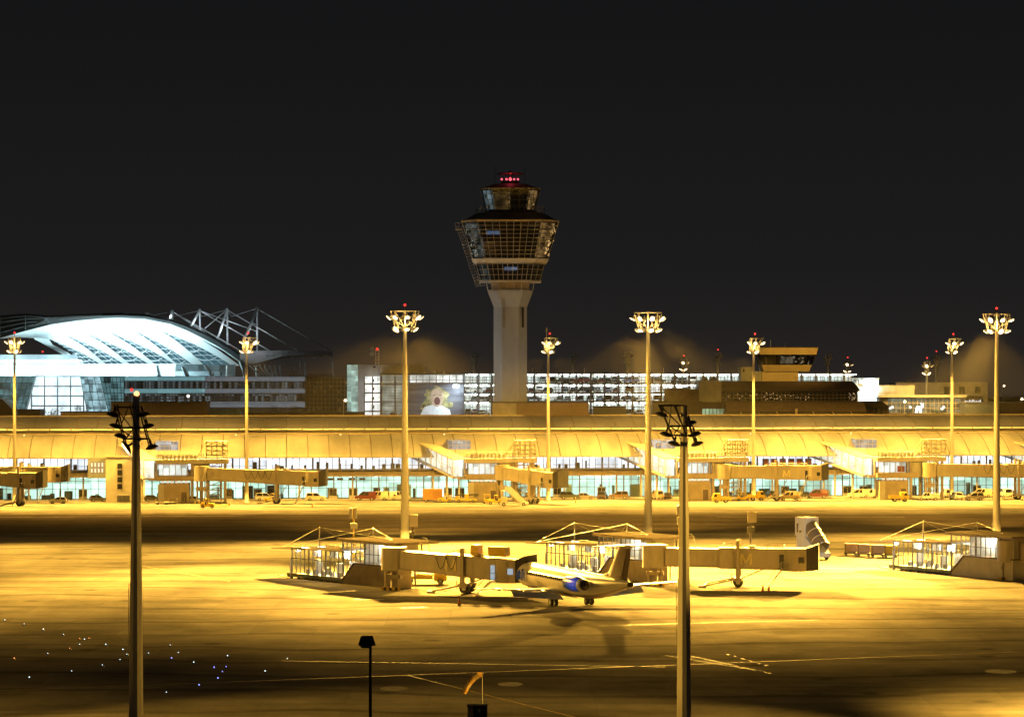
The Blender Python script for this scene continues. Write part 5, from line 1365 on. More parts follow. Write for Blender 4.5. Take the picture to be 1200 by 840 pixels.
b = MB(); b.box(gx(846,D), gx(1010,D), D-5.6, D-4, 0, gz(482,D)); b.build('lower_wall', M_dark, BB)
b = MB()
for px in (868, 889, 910, 932, 952, 975, 996): b.tube((gx(px,D),D-6.6,gz(487,D)),(gx(px-3,D),D-6,gz(482,D)),.12,n=5)
b.box(gx(928.5,D),gx(931,D),D-6.8,D-6.4,gz(487,D),gz(478.5,D)); b.build('post', M_tan, BB)
b = MB(); b.box(gx(819,D), gx(845,D), D-1, D+8, gz(471,D), gz(446,D)); b.build('grey_end_block', mat('slate_block', (.20,.20,.21), .7), BB)
b = MB(); b.box(gx(808,D), gx(850,D), D-2, D+4, 0, gz(471,D)); b.build('annex', M_dbrown, BB)
b = MB(); b.box(gx(810,D), gx(848,D), D-2.1, D-2, gz(487,D), gz(478.5,D)); o = b.build('green_window', lit_room('green_lit', (.50,.80,.50), .55, 1.9, 6, .15, 1.2, seed=50), BB)
b = MB(); win_grid(b, 810, 848, 478.5, 487, D-2.1, 9, 1, .08); b.build('window_frame', M_dbrown, o)
DB = thing('dark_block', 'stepped dark brown plant block left of the low brown building, against the lit garage', 'building', (0,0,0))
b = MB(); b.box(gx(764,D), gx(822,D), D-3, D+6, 0, gz(470,D)); b.build('wall', M_dbrown, DB)
b = MB(); b.box(gx(779,D), gx(819,D), D, D+6, gz(470,D), gz(455.5,D)); b.build('upper_wall', mat('umber_wall', (.10,.07,.06), .8, var=.2), DB)
b = MB(); b.box(gx(763,D), gx(806,D), D-3.4, D+6, gz(471.2,D), gz(469.4,D)); b.build('roof_edge', M_dark, DB)

# --- right group of buildings
WL = thing('white_lit_wall', 'white wall washed by a cold blue floodlight at the right end of the garage', 'wall', (0,0,0))
D = 672.0
b = MB(); b.box(gx(1003,D), gx(1029.5,D), D, D+8, 0, gz(444,D)); b.build('wall', M_white, WL)
b = MB(); b.box(gx(996,D), gx(1030,D), D-1, D+6, gz(444,D), gz(442.6,D)); b.build('roof_edge', M_grey, WL)
b = MB()
for x in (1006,1011,1016,1021,1026): b.tube((gx(x,D),D-.8,gz(444,D)),(gx(x,D),D-.3,gz(449,D)),.12,n=4)
b.build('bracket', M_galv, WL)
point('cold_wall_lamp', (gx(1020,D), D-2.5, gz(456,D)), 3200, (.62,.88,1), .5)
b = MB(); b.box(gx(1010,D), gx(1014,D), D-1.0, D-.05, gz(453.5,D), gz(452,D)); b.build('lamp', M_grey, WL)
PV = thing('dark_pavilion', 'small open pavilion with a dark hipped roof before the cold lit wall', 'pavilion', (0,0,0))
D = 650.0
b = MB(); b.hexa([(gx(1008,D),D-4,gz(477,D)),(gx(1041,D),D-4,gz(477,D)),(gx(1041,D),D+4,gz(477,D)),(gx(1008,D),D+4,gz(477,D)),(gx(1010,D),D-1,gz(470,D)),(gx(1033,D),D-1,gz(470,D)),(gx(1033,D),D+1,gz(470,D)),(gx(1010,D),D+1,gz(470,D))]); b.build('roof', M_dbrown, PV)
b = MB()
for x in (1011,1016,1022,1028,1034,1039): b.tube((gx(x,D),D-3,0),(gx(x,D),D-3,gz(477,D)),.2,n=5)
b.box(gx(1010,D),gx(1040,D),D-.5,D+.5,0,gz(477,D),0); b.build('post', M_brown, PV)
YB = thing('yellow_lit_building', 'two-storey building bathed in yellow light, glazed lower floor with a white glowing reindeer', 'building', (0,0,0))
D = 668.0
b = MB(); b.box(gx(1030,D), gx(1073,D), D+2, D+12, 0, gz(451.5,D)); b.build('upper_wall', M_cream, YB)
b = MB()
for y in (452.5,455,457.5,460): b.box(gx(1030,D), gx(1073.2,D), D+1.9, D+2, gz(y+.5,D), gz(y,D))
b.build('wall_rib', M_tan, YB)
b = MB(); b.box(gx(1030,D), gx(1131,D), D, D+12, 0, gz(465,D)); b.build('lower_wall', M_tan, YB)
b = MB(); b.box(gx(1028,D), gx(1131.5,D), D-1.4, D+12, gz(465.5,D), gz(462.6,D)); b.build('eaves', M_cream, YB)
b = MB(); b.box(gx(1040,D), gx(1130,D), D-.1, D, gz(484,D), gz(466.5,D)); o = b.build('window', lit_room('right_shop', (.42,.52,.40), .34, 1.6, 1.6, .2, 1.2, seed=61, fine=.4), YB)
b = MB(); win_grid(b, 1040, 1130, 466.5, 484, D-.1, 18, 3, .09); b.build('window_frame', M_tan, o)
rd = MB()
RX = lambda x, y: (gx(x,D), D-1.2, gz(y,D))
for p, q, r_ in (((1073,478),(1078,478),.55),((1073,478),(1072,483.5),.16),((1074.2,478),(1074,483.5),.16),((1077.2,478),(1077,483.5),.16),((1078.4,478),(1078.8,483.5),.16),((1078,478),(1079.8,475.5),.35),((1079.6,475.6),(1081.3,476),.3),((1079.6,475),(1078.6,472),.12),((1080,475),(1081.4,472.4),.12),((1079,473.3),(1077.6,472.4),.09)): rd.tube(RX(*p), RX(*q), r_, n=6)
rd.build('glowing_reindeer', emit('reindeer_glow', (1,.98,.92), 2.2), YB)
b = MB()
for (x, y) in ((1042,478),(1045,477),(1105,477),(1103,479),(1066,477)): b.ball(RX(x,y), .38, n=6)
b.build('shop_lamp', emit('shop_light', (1,.98,.85), 1.4), YB)
spot('yellow_building_light', (gx(1086,650), 650, 36), (gx(1060,668), 668, 24), 42000, 50, 1, (1,.62,.13), .5)
spot('yellow_building_light', (gx(1120,650), 652, 34), (gx(1105,668), 668, 24), 26000, 55, 1, (1,.62,.13), .5)
GB = thing('grey_block', 'plain grey block with three dark windows behind the yellow lit building', 'building', (0,0,0))
D = 700.0
b = MB(); b.box(gx(1050,D), gx(1157.5,D), D, D+14, 0, gz(448,D)); b.build('wall', mat('warm_grey_wall', (.30,.27,.23), .8, var=.12), GB)
for px in (1106, 1124, 1143):
    b = MB(); b.box(gx(px,D), gx(px+6.2,D), D-.08, D, gz(461.5,D), gz(453,D)); b.build('window', M_dglass, GB)
b = MB(); b.box(gx(1064,D), gx(1069,D), D+2, D+4, gz(448,D), gz(446,D)); b.build('roof_vent', M_dark, GB)
for nm_, lb, x0, x1, y0, D_, mm in (('low_wall','blue-grey low flat building right of the yellow building',1131,1171,472.3,660,M_bgrey),('low_wall','brown low flat building at the right edge beside the blue-grey one',1171.5,1240,472,662,M_brown)):
    t = thing('low_building', lb, 'building', (0,0,0)); b = MB(); b.box(gx(x0,D_), gx(x1,D_), D_, D_+8, 0, gz(y0,D_)); b.build('wall', mm, t)
    b = MB(); b.box(gx(x0,D_)-.1, gx(x1,D_)+.1, D_-.2, D_+8, gz(y0,D_), gz(y0-.9,D_)); b.build('roof_edge', M_grey, t)
t = thing('greenhouse', 'small glass block with pale lamps behind the blue-grey low building', 'building', (0,0,0)); D = 690.0
b = MB(); b.box(gx(1130,D), gx(1152,D), D, D+6, 0, gz(464,D)); b.build('wall', M_dglass, t)
b = MB()
for i in range(12): x = 1131+i*1.6; b.box(gx(x,D), gx(x+.9,D), D-.1, D, gz(471,D), gz(469+rng.uniform(-1,1),D))
b.build('lamp_row', emit('pale_row', (.8,.9,1), .8), t)

# --- plant boxes and roofs just behind the terminal
def plant(label, px0, px1, py0, D, m, ribs=0, depth=6, cat='plant house'):
    t = thing('plant_house', label, cat, (0,0,0)); b = MB(); b.box(gx(px0,D), gx(px1,D), D, D+depth, 0, gz(py0,D)); b.build('wall', m, t)
    b = MB(); b.box(gx(px0,D)-.15, gx(px1,D)+.15, D-.2, D+depth, gz(py0,D), gz(py0-1,D)); b.build('roof_edge', M_dbrown, t)
    if ribs:
        b = MB(); n = ribs
        for i in range(n): x = gx(px0,D)+(gx(px1,D)-gx(px0,D))*i/n; b.box(x+.05, x+.2, D-.07, D, gz(489,D), gz(py0+.5,D))
        b.build('rib', m, t)
    return t
M_brc = mat('corrugated_brown', (.135,.095,.072), .6, var=.10)
plant('brown corrugated plant house behind the terminal roof at left, under the office block', 130, 243, 471.5, 644, M_brc, 60)
plant('low beige plant house left of the brown corrugated one', 71, 129, 483.2, 644, M_tan)
plant('dark low box on the terminal roof below the bright glass hall', 21, 47, 480.5, 644, M_dbrown)
t = plant('grey tower base left half, below the control tower shaft', 577, 605, 472, 622, mat('concrete_base', (.26,.245,.225), .8), 14)
t = plant('brown ribbed tower base right half, below the control tower shaft', 605.2, 690, 472, 622, M_brc, 46)
plant('grey-green tank house in front of the lit garage, right of the tower base', 695, 733, 477, 650, mat('tank_grey', (.20,.21,.19), .6), 0)
t = thing('gable_roof', 'dark gabled roof end at the left edge behind the terminal', 'building', (0,0,0)); D = 646
b = MB(); b.extr_y([(gx(-30,D),0),(gx(15,D),0),(gx(15,D),gz(480,D)),(gx(2,D),gz(467.5,D)),(gx(-30,D),gz(465,D))], D, D+8); b.build('wall', M_dbrown, t)
t = thing('canopy', 'teal metal canopy roof with sloping seams beside the brown plant house', 'canopy', (0,0,0)); D = 652
b = MB(); b.hexa([(gx(244,D),D-4,gz(488,D)),(gx(285,D),D-4,gz(488,D)),(gx(285,D),D+3,gz(488,D)),(gx(244,D),D+3,gz(488,D)),(gx(244,D),D,gz(479,D)),(gx(279,D),D,gz(479,D)),(gx(279,D),D+3,gz(479,D)),(gx(244,D),D+3,gz(479,D))]); b.build('roof', mat('teal_roof', (.22,.36,.36), .5), t)
b = MB()
for i in range(12): x = 244+i*3.2; b.tube((gx(x+3,D),D-4.05,gz(488,D)),(gx(x,D),D-.05,gz(479,D)),.09,n=4)
b.build('seam', M_grey, t)
t = thing('terrace_wall', 'low brown terrace wall with shrubs under the office block', 'wall', (0,0,0)); D = 660
b = MB(); b.box(gx(286,D), gx(426,D), D, D+4, 0, gz(483.5,D)); b.box(gx(286,D)-.1, gx(426,D)+.1, D-.15, D+4, gz(483.5,D), gz(482.6,D)); b.build('wall', M_brown, t)
# radar and dish mast on the upper block
t = thing('dish_mast', 'lattice mast with two pale round dishes and a red lamp on the garage roof', 'antenna mast', (gx(442,690),690,0))
b = MB(); zz = gz(427,690); x_ = lambda p: gx(p,690)-gx(442,690)
for s in (-.6,.6): b.tube((s,0,0),(s*.7,0,gz(409,690)),.12,n=4)
for i in range(5): b.tube((-.6,0,zz+i*.8),(.55,0,zz+.8+i*.8),.07,n=4)
b.build('mast', M_galv, t)
for py in (409, 415):
    b = MB(); b.lathe([(.05,.25),(.55,.1),(.6,0),(.05,.05)], n=14); o = b.build('dish', mat('dish_grey', (.35,.42,.38), .6), t); o.location = (x_(436), -.3, gz(py,690)); o.rotation_euler = (R(90),0,0)
b = MB(); b.ball((0,0,gz(409,690)), .35); b.build('beacon', E_red, t)

# --- trees and shrubs (leaf-sized faces)
M_leaf = mat('shrub_leaf', (.075,.10,.045), .8, var=.4, scale=.9)
def shrub(label, px0, px1, py0, D, seed, name='shrub', group='shrubs behind the terminal roof'):
    t = thing(name, label, 'shrub' if name == 'shrub' else 'tree', (gx((px0+px1)/2, D), D, 0), 0, group)
    q = random.Random(seed); w_ = gx(px1,D)-gx(px0,D); top = gz(py0,D); base = gz(490,D)
    b = MB(); b.tube((0,0,0),(0,0,base+(top-base)*.5),.18,.08)
    for i in range(5): a = q.uniform(0,6.28); b.tube((0,0,base),(w_*.35*math.cos(a),w_*.25*math.sin(a),base+(top-base)*q.uniform(.6,.95)),.08,.03,n=4)
    b.build('trunk', M_dbrown, t)
    b = MB()
    cl = [(q.uniform(-.42,.42)*w_, q.uniform(-1,1), base+(top-base)*q.uniform(.25,.85)) for _ in range(max(6,int(w_*1.2)))]
    for (cx, cyy, cz) in cl:
        for _ in range(70):
            d = Vector((q.gauss(0,1),q.gauss(0,1),q.gauss(0,1))).normalized()*q.uniform(.2,1)**.5*min(1.0,(top-base)*.32)
            p = Vector((cx,cyy,cz))+d
            u = Vector((q.gauss(0,1),q.gauss(0,1),q.gauss(0,1))).normalized(); v = u.cross(Vector((q.gauss(0,1),q.gauss(0,1),q.gauss(0,1)))).normalized()
            s = q.uniform(.07,.17); b.quad(p-u*s,p-v*s*.6,p+u*s,p+v*s*.6)
    b.build('crown', M_leaf, t); return t
for i, a in enumerate(((47,72,475,690,'leafy shrub in front of the bright glass hall'),(88,108,474,692,'shrub in front of the slanted pale glass, left of the brown plant house'),
    (311,352,476,668,'wide dark shrub on the terrace wall below the office block'),(403,428,481.5,676,'shrub at the foot of the brown glass wing'),
    (454,492,482.5,672,'low hedge below the louvred garage end'),(546,577,482,672,'low hedge right of the banner'),(1094,1106,479,664,'round dark bush in front of the glazed yellow building'),(1060,1088,484,664,'flat hedge below the glowing reindeer'))):
    shrub(a[4], a[0], a[1], a[2], a[3], i+3)

# --- small street lamps on the far side
def lamp(label, px, py, D, e=5.0, col=(1,.72,.4), grp='small street lamps behind the terminal'):
    t = thing('street_lamp', label, 'street lamp', (gx(px,D),D,0), 0, grp); z = gz(py,D)
    b = MB(); b.tube((0,0,0),(0,0,z),.14,.09,n=6); b.tube((0,0,z),(.5,0,z+.2),.07,n=4); b.build('pole', M_pole, t)
    b = MB(); b.box(.1,1.0,-.25,.25,z+.1,z+.3,0); b.ball((.5,0,z+.02),.38,1); b.build('lamp_head', [M_grey, emit('street_lamp_glow', col, e)], t)
    return t
lamp('small lit street lamp before the brown glass wing', 402.5, 469, 655); lamp('small lit street lamp before the yellow lit building', 1058, 470.5, 655)
lamp('small lit street lamp at the right edge above the brown low building', 1195.5, 467.5, 690)
lamp('tiny far lamp in the dark sky right of the grey block', 1175, 452, 900, 3, (1,1,1))
for (px, py) in ((1075,452),): pass
# ------------------------------------------------------------------ vehicles
def paint(name, c): return mat('paint_'+name, c, .35, .0, var=.05)
P = {'white': paint('white',(.70,.68,.62)), 'cream': paint('cream',(.62,.55,.40)), 'red': paint('red',(.10,.014,.013)), 'dark': paint('dark',(.03,.03,.03)), 'green': paint('green',(.05,.06,.035)),
     'grey': paint('grey',(.22,.20,.18)), 'gold': paint('gold',(.34,.25,.13)), 'yellow': M_yellow, 'orange': M_orange, 'silver': paint('silver',(.42,.41,.39)), 'brown': paint('brown',(.18,.11,.06)), 'blue': paint('blue',(.06,.09,.18))}
E_tail = mat('tail_lamp_red', (.35,.02,.02), .4); M_hl = mat('headlamp_glass', (.75,.75,.72), .15)
KIND = {  # length, width, body profile, cabin (bottom x0,x1, top x0,x1, top z), wheel r, axle x
 'sedan': (4.5,1.78,[(-2.25,.32),(2.25,.32),(2.27,.62),(2.1,.78),(.85,.92),(-1.4,.95),(-2.2,.9),(-2.27,.55)],(-1.75,.95,-1.0,.25,1.44),.32,1.35),
 'hatchback': (3.9,1.7,[(-1.95,.32),(1.95,.32),(1.97,.62),(1.75,.82),(.8,.95),(-1.8,.98),(-1.97,.6)],(-1.85,.9,-1.45,.2,1.50),.31,1.22),
 'suv': (4.6,1.85,[(-2.3,.4),(2.3,.4),(2.32,.8),(2.1,1.0),(.9,1.12),(-2.2,1.15),(-2.32,.7)],(-2.2,1.0,-2.0,.3,1.80),.37,1.4),
 'van': (4.9,1.95,[(-2.45,.38),(2.45,.38),(2.47,.8),(2.2,1.05),(1.6,1.2),(-2.4,1.2),(-2.47,.7)],(-2.42,1.6,-2.35,.75,2.0),.35,1.55),
 'pickup': (5.2,1.85,[(-2.6,.45),(2.6,.45),(2.62,.8),(2.4,1.0),(1.3,1.08),(-2.6,1.08)],(-.45,1.35,-.25,.75,1.78),.37,1.6)}
def front(px):                     # just before the pavement of the terminal
    return TY + (px-600)/F*TY*math.tan(TA) - 5.6
def vehicle(kind, col, label, px, py, ang=0.0, group='cars and vans parked along the terminal', extra=None, name=None):
    L, W, prof, (a0, a1, t0, t1, tz_), r, ax = KIND[kind]
    D = min(gd(py), front(px))
    t = thing(name or {'sedan':'car','hatchback':'car','suv':'car','van':'van','pickup':'pickup_truck'}[kind], label, {'van':'van','pickup':'pickup'}.get(kind,'car'), (gx(px,D),D,0), R(ang), group)
    zb = max(z for x, z in prof)-.02; h = W/2
    b = MB(); b.extr_y(prof, -h, h); b.extr_y([(t0-.02,tz_-.05),(t1+.05,tz_-.05),(t1-.05,tz_+.02),(t0+.08,tz_+.02)], -h+.18, h-.18)
    lo = [(a0,-h+.06,zb),(a1,-h+.06,zb),(a1,h-.06,zb),(a0,h-.06,zb)]; hi = [(t0,-h+.2,tz_-.05),(t1,-h+.2,tz_-.05),(t1,h-.2,tz_-.05),(t0,h-.2,tz_-.05)]
    for i in range(4): b.tube(lo[i], hi[i], .055, n=4)
    for s in (0, 3):
        for f in ((.5,) if kind != 'van' else (.33,.66)): b.tube(Vector(lo[s]).lerp(Vector(lo[s+1 if s == 0 else 2]), f), Vector(hi[s]).lerp(Vector(hi[s+1 if s == 0 else 2]), f), .06, n=4)
    if kind == 'van': b.hexa([(a0+.02,-h+.055,zb),(a0+1.7,-h+.055,zb),(a0+1.7,h-.055,zb),(a0+.02,h-.055,zb),(t0,-h+.19,tz_-.04),(t0+1.6,-h+.19,tz_-.04),(t0+1.6,h-.19,tz_-.04),(t0,h-.19,tz_-.04)])
    b.build('body', P[col], t)
    b = MB(); b.hexa([*lo, *hi]); b.build('windows', M_carglass, t)
    for x in (-ax, ax):
        for s in (-1, 1):
            b = MB(); b.wheel((x, s*(h-.10), r), r, .22); b.wheel((x, s*(h-.09), r), r*.58, .24, 1); b.build('wheel', [M_rubber, M_galv], t)
    for s in (-1, 1):
        b = MB(); b.box(L/2-.02, L/2+.03, s*(h-.45)-.16, s*(h-.45)+.16, .62, .78); b.build('headlight', M_hl, t)
        b = MB(); b.box(-L/2-.04, -L/2+.01, s*(h-.25)-.12, s*(h-.25)+.12, .68, .88); b.build('tail_light', E_tail, t)
    if extra: extra(t, h)
    return t
def bed_white(t, h):
    b = MB(); b.box(-2.55,-.5,-h+.05,h-.05,1.08,1.55); b.build('load_cover', P['white'], t)
def sign_roof(t, h):
    b = MB(); b.box(-.2,.2,-.5,.5,1.8,1.95); b.build('roof_beacon', P['orange'], t)
CARS = [
 ('hatchback','cream','small cream car parked at the left edge of the terminal below the roof',68,590,185),
 ('hatchback','dark','dark small car left of the beige stair tower',115,586.5,20),
 ('hatchback','dark','dark car beside baggage carts right of the beige stair tower',179,587.5,15),
 ('sedan','white','white and blue car parked between the columns of the left gate house',226,588.5,95),
 ('suv','white','white car parked under the yellow boarding bridge',311,586,10),
 ('suv','cream','cream car with boxy roof parked right of the yellow boarding bridge',370,586.5,8),
 ('van','red','dark red van, first in a row of four left of the tall mast',429,586,172),
 ('van','cream','cream van right behind the dark red van',443.5,585.5,172),
 ('hatchback','cream','small pale cream car third in the row left of the tall mast',456,585.5,175),
 ('van','white','white van partly hidden by the tall mast',468.5,585.5,5),
 ('suv','green','dark green car with long bonnet right of the white passenger stairs',667,583.8,5),
 ('sedan','grey','grey car half hidden behind the dark green car',685,581.5,5),
 ('suv','dark','dark square-backed car left of the brown estate car',706,583.5,80),
 ('suv','brown','brown high estate car below the lit ground floor, left of the second tall mast',725,583.8,178),
 ('van','gold','gold-brown van just right of the second tall mast',770,583,100),
 ('hatchback','dark','dark car next to the gold-brown van',783,583,80),
 ('sedan','blue','dark blue car behind the yellow tugs',874,581.5,20),
 ('sedan','dark','dark saloon car behind the far mast left of the gold van',890,581.5,15),
 ('suv','dark','dark car close behind the gold van',903,582.5,100),
 ('van','gold','gold van with dark windows right of the yellow tugs',925,586,185),
 ('hatchback','dark','dark hatchback half behind the gold van',940,582.5,165),
 ('van','red','dark red people carrier standing alone right of the gold van',957.5,579.5,178),
 ('van','cream','cream van below the sloping glass stair at right',1006,581.5,185),
 ('van','white','white van tight behind the cream van at right',1018,581,185),
 ('pickup','white','white pickup with covered load bed right of the yellow truck',1088,586,172),
 ('van','white','white van behind the white pickup',1109,582,100),
 ('suv','white','white high car parked nose-on right of the pickup',1120.5,585.5,100),
 ('suv','grey','long grey estate car in front of the right-hand row',1141,586.2,183),
 ('van','cream','cream van behind the grey estate car',1150,581.5,175),
 ('hatchback','cream','pale car in the far right row near the tall mast',1160,581.5,170),
 ('van','white','white van right of the tall right-hand mast',1178,582,100)]
for k, c, lb, px, py, an in CARS: vehicle(k, c, lb, px, py, an, extra=bed_white if k == 'pickup' else None)

# airport ground equipment
GSE = 'yellow ground equipment near the terminal'
def wheels(t, xs, ys, r, w_=.25):
    for x in xs:
        for y in ys:
            b = MB(); b.wheel((x,y,r),r,w_); b.wheel((x,y,r),r*.5,w_+.02,1); b.build('wheel', [M_rubber, M_galv], t)
def place(name, label, cat, px, py, ang, group=None):
    D = min(gd(py), front(px)); return thing(name, label, cat, (gx(px,D),D,0), R(ang), group)
def tug(label, px, py, ang=0, m=M_yellow, platform=False):
    t = place('tug', label, 'tug', px, py, ang, GSE)
    b = MB(); b.extr_y([(-1.5,.3),(1.5,.3),(1.5,.9),(1.2,1.0),(.1,1.05),(0,.75),(-.7,.75),(-.75,1.1),(-1.5,1.1)], -.75, .75); b.build('body', m, t)
    b = MB()
    for x in (-.75,.1):
        for y in (-.65,.65): b.tube((x,y,1),(x,y,1.95),.05,n=4)
    b.box(-.85,.2,-.72,.72,1.95,2.02); b.build('canopy', m, t)
    b = MB(); b.box(-.65,-.35,-.4,.4,.75,1.3); b.build('seat', M_dark, t)
    wheels(t, (-1,1), (-.68,.68), .34)
    if platform:
        b = MB(); b.box(1.6,4.8,-.85,.85,.45,.65); b.box(4.7,4.8,-.85,.85,.65,1.1); b.build('platform', m, t)
    return t
def flat_truck(label, px, py, ang, col=M_yellow, L=6.0, number=None, cat='truck', group=GSE):
    t = place('flatbed_truck', label, cat, px, py, ang, group); a = -L/2
    b = MB(); b.extr_y([(a,.5),(a+1.8,.5),(a+1.8,2.2),(a+.45,2.2),(a+.1,1.35),(a,1.25)], -1.1, 1.1); b.build('cab', col, t)
    b = MB(); b.extr_y([(a+.18,1.4),(a+1.0,1.4),(a+1.0,2.05),(a+.48,2.05)], -1.12, 1.12); b.build('cab_window', M_carglass, t)
    b = MB(); b.box(a+1.9,-a,-1.15,1.15,.75,1.0); b.box(a+1.9,-a,-1.18,-1.12,1.0,1.4); b.box(a+1.9,-a,1.12,1.18,1.0,1.4); b.build('load_bed', col, t)
    wheels(t, (a+.9,-a-1.2), (-.95,.95), .45, .3)
    if number:
        def seg(ch):
            S = {'4':'fgbc','0':'abcdef','2':'abged'}[ch]; return S
        b = MB(); x = a+2.5
        for ch in number:
            w_, h_, th = .34, .6, .09; z = .78+.02; y = -1.20
            for s in seg(ch):
                r_ = {'a':(0,w_,h_-th,h_),'d':(0,w_,0,th),'g':(0,w_,h_/2-th/2,h_/2+th/2),'f':(0,th,h_/2,h_),'b':(w_-th,w_,h_/2,h_),'e':(0,th,0,h_/2),'c':(w_-th,w_,0,h_/2)}[s]
                b.box(x+r_[0], x+r_[1], y-.02, y, z+r_[2], z+r_[3])
            x += .5
        b.build('number', M_dark, t)
    return t
def box_truck(label, px, py, ang, m, L=4.4, H_=2.6):
    t = place('box_trailer', label, 'trailer', px, py, ang, GSE)
    b = MB(); b.box(-L/2,L/2,-1.1,1.1,.55,H_+.4); b.build('body', m, t)
    b = MB()
    for i in range(9): b.box(.1+i*.23,.2+i*.23,-1.13,-1.1,.8,H_); 
    b.box(-L/2-.03,-L/2,-.9,.9,.8,H_); b.build('louvre', mat('dark_orange_panel', (.34,.18,.03), .6), t)  # slats and end panel in a darker orange
    b = MB(); b.tube((L/2,0,.5),(L/2+1.3,0,.4),.06); b.build('tow_bar', M_dark, t)
    wheels(t, (-L/2+.7,L/2-.7), (-.95,.95), .34); return t
def loader(label, px, py, ang):
    t = place('belt_loader', label, 'loader', px, py, ang, GSE)
    b = MB(); b.box(-2.4,2.4,-.9,.9,.4,.85); b.box(-2.4,-1.5,-.9,.9,.85,1.4); b.build('chassis', M_yellow, t)
    b = MB(); b.extr_y([(-2.6,1.55),(2.9,1.75),(2.9,1.95),(-2.6,1.75)], -.5, .5); b.build('belt', M_dark, t)
    b = MB(); b.box(-.3,.7,-.9,-.2,.85,1.9); b.tube((1,.6,.8),(1.6,.4,1.7),.07); b.tube((-1,.6,.8),(-1,.4,1.6),.07); b.build('cab', M_yellow, t)
    wheels(t, (-1.6,1.6), (-.8,.8), .36); return t
tug('yellow tug with low yellow cart before the lattice stair of the left gate house', 243.5, 595, 0, platform=True)
tug('yellow tug half hidden behind the white car under the boarding bridge', 318, 588.5, 170)
box_truck('orange ground power trailer standing left of the yellow loaders', 507, 588, 0, M_orange)
tug('yellow tug hitched beside the orange power trailer', 521, 588.5, 180)
loader('long yellow belt loader left of the white passenger stairs', 546, 588.5, 0)
tug('yellow upright tug between the belt loader and the white passenger stairs', 571, 589.5, 90)
tug('yellow tug with platform touching the white passenger stairs', 580, 590.5, 180)
flat_truck('yellow low truck below the base of the right gate house', 845.5, 589, 0, L=4.2)
tug('yellow tug directly left of the far mast by the gold van', 871, 586.5, 0)
flat_truck('yellow flatbed just right of the far mast by the gold van', 886, 586.5, 180, L=4.0)
flat_truck('bright yellow truck before the right gate house with the red notice', 1053, 587.5, 180, L=4.4)
flat_truck('long yellow flatbed truck with black number under the left M bridge', 497, 684, 180, L=6.4, number='402', group='trucks on the near apron')
# passenger stairs (white, seen side on)
t = place('passenger_stairs', 'white passenger stairs on wheels parked below the boarding bridge that points towards us', 'passenger stairs', 602, 592.5, 180)
b = MB(); b.box(-3.2,3.0,-1.0,1.0,.4,.75); b.build('chassis', P['white'], t)
for y in (-1.0, .92):
    b = MB(); b.extr_y([(-2.9,.8),(-1.4,.8),(2.0,3.6),(2.0,4.2),(.6,4.2)], y, y+.08); b.build('side_panel', P['white'], t)
b = MB()
for i in range(10): b.box(-2.5+i*.42,-2.05+i*.42,-.9,.9,.8+i*.31,.9+i*.31)
b.build('steps', M_dark, t)
b = MB(); b.box(1.4,2.8,-.9,.9,.75,1.9); b.box(1.2,2.9,-1,1,3.3,3.4); b.tube((2.6,-.9,.7),(2.6,-.9,3.3),.06); b.tube((2.6,.9,.7),(2.6,.9,3.3),.06); b.build('cab', P['cream'], t)
wheels(t, (-2.2,2.2), (-.9,.9), .4)
# large covered stairs, white with hooped canopy
t = place('covered_stairs', 'big white covered mobile stairs with dark hooped canopy behind the right M bridge', 'passenger stairs', 953, 655, -62)
b = MB(); b.box(-3.2,-.4,-1.3,1.3,3.6,6.6); b.box(-3.2,2.9,-1.3,1.3,.5,1.1); b.build('body', P['white'], t)
b = MB(); b.extr_y([(-2.9,1.1),(-.6,1.1),(-.6,3.6),(-2.9,3.6)], -1.25, 1.25); b.extr_y([(-.6,1.1),(2.9,1.1),(-.6,3.6)], -1.25, 1.25); b.build('side_skirt', P['white'], t)
b = MB(); b.box(-2.7,-2.3,-1.34,-1.3,4.2,5.6); b.box(-2.0,-1.4,-1.34,-1.3,4.2,4.5); b.build('window', M_carglass, t)
cA, cB = Vector((-.9,0,5.2)), Vector((2.7,0,2.0)); dd = (cB-cA).normalized(); up_ = Vector((-dd.z,0,dd.x))
if up_.z < 0: up_ = -up_
def hoop(f, r): p = cA.lerp(cB, f); return [p + Vector((0,1,0))*r*math.cos(PI*2*i/16) + up_*r*1.02*math.sin(PI*2*i/16) for i in range(16)]
b = MB(); b.ring_loft([hoop(f, 1.16) for f in (0,.25,.5,.75,1)], 0, True, False); b.build('canopy', mat('canopy_cloth', (.12,.09,.06), .7), t)
for f in (.02,.34,.66,.98):
    b = MB(); b.ring_loft([hoop(f-.02,1.25), hoop(f+.02,1.25)], 0, False, False); b.ring_loft([hoop(f-.02,1.15), hoop(f+.02,1.15)], 0, False, False); b.build('hoop', P['cream'], t)
b = MB()
for i in range(8): p = cA.lerp(cB, .45+i*.07); b.box(p.x-.2,p.x+.2,-.8,.8,p.z-.75,p.z-.68)
b.build('steps', mat('yellow_step', (.60,.48,.12), .6), t)
wheels(t, (-2.3,2.1), (-1.1,1.1), .5)
point('stairs_fill_light', (gx(940,392), 392, 4.5), 2600, (1,.95,.82), .4)  # added fill light so the covered stairs look white
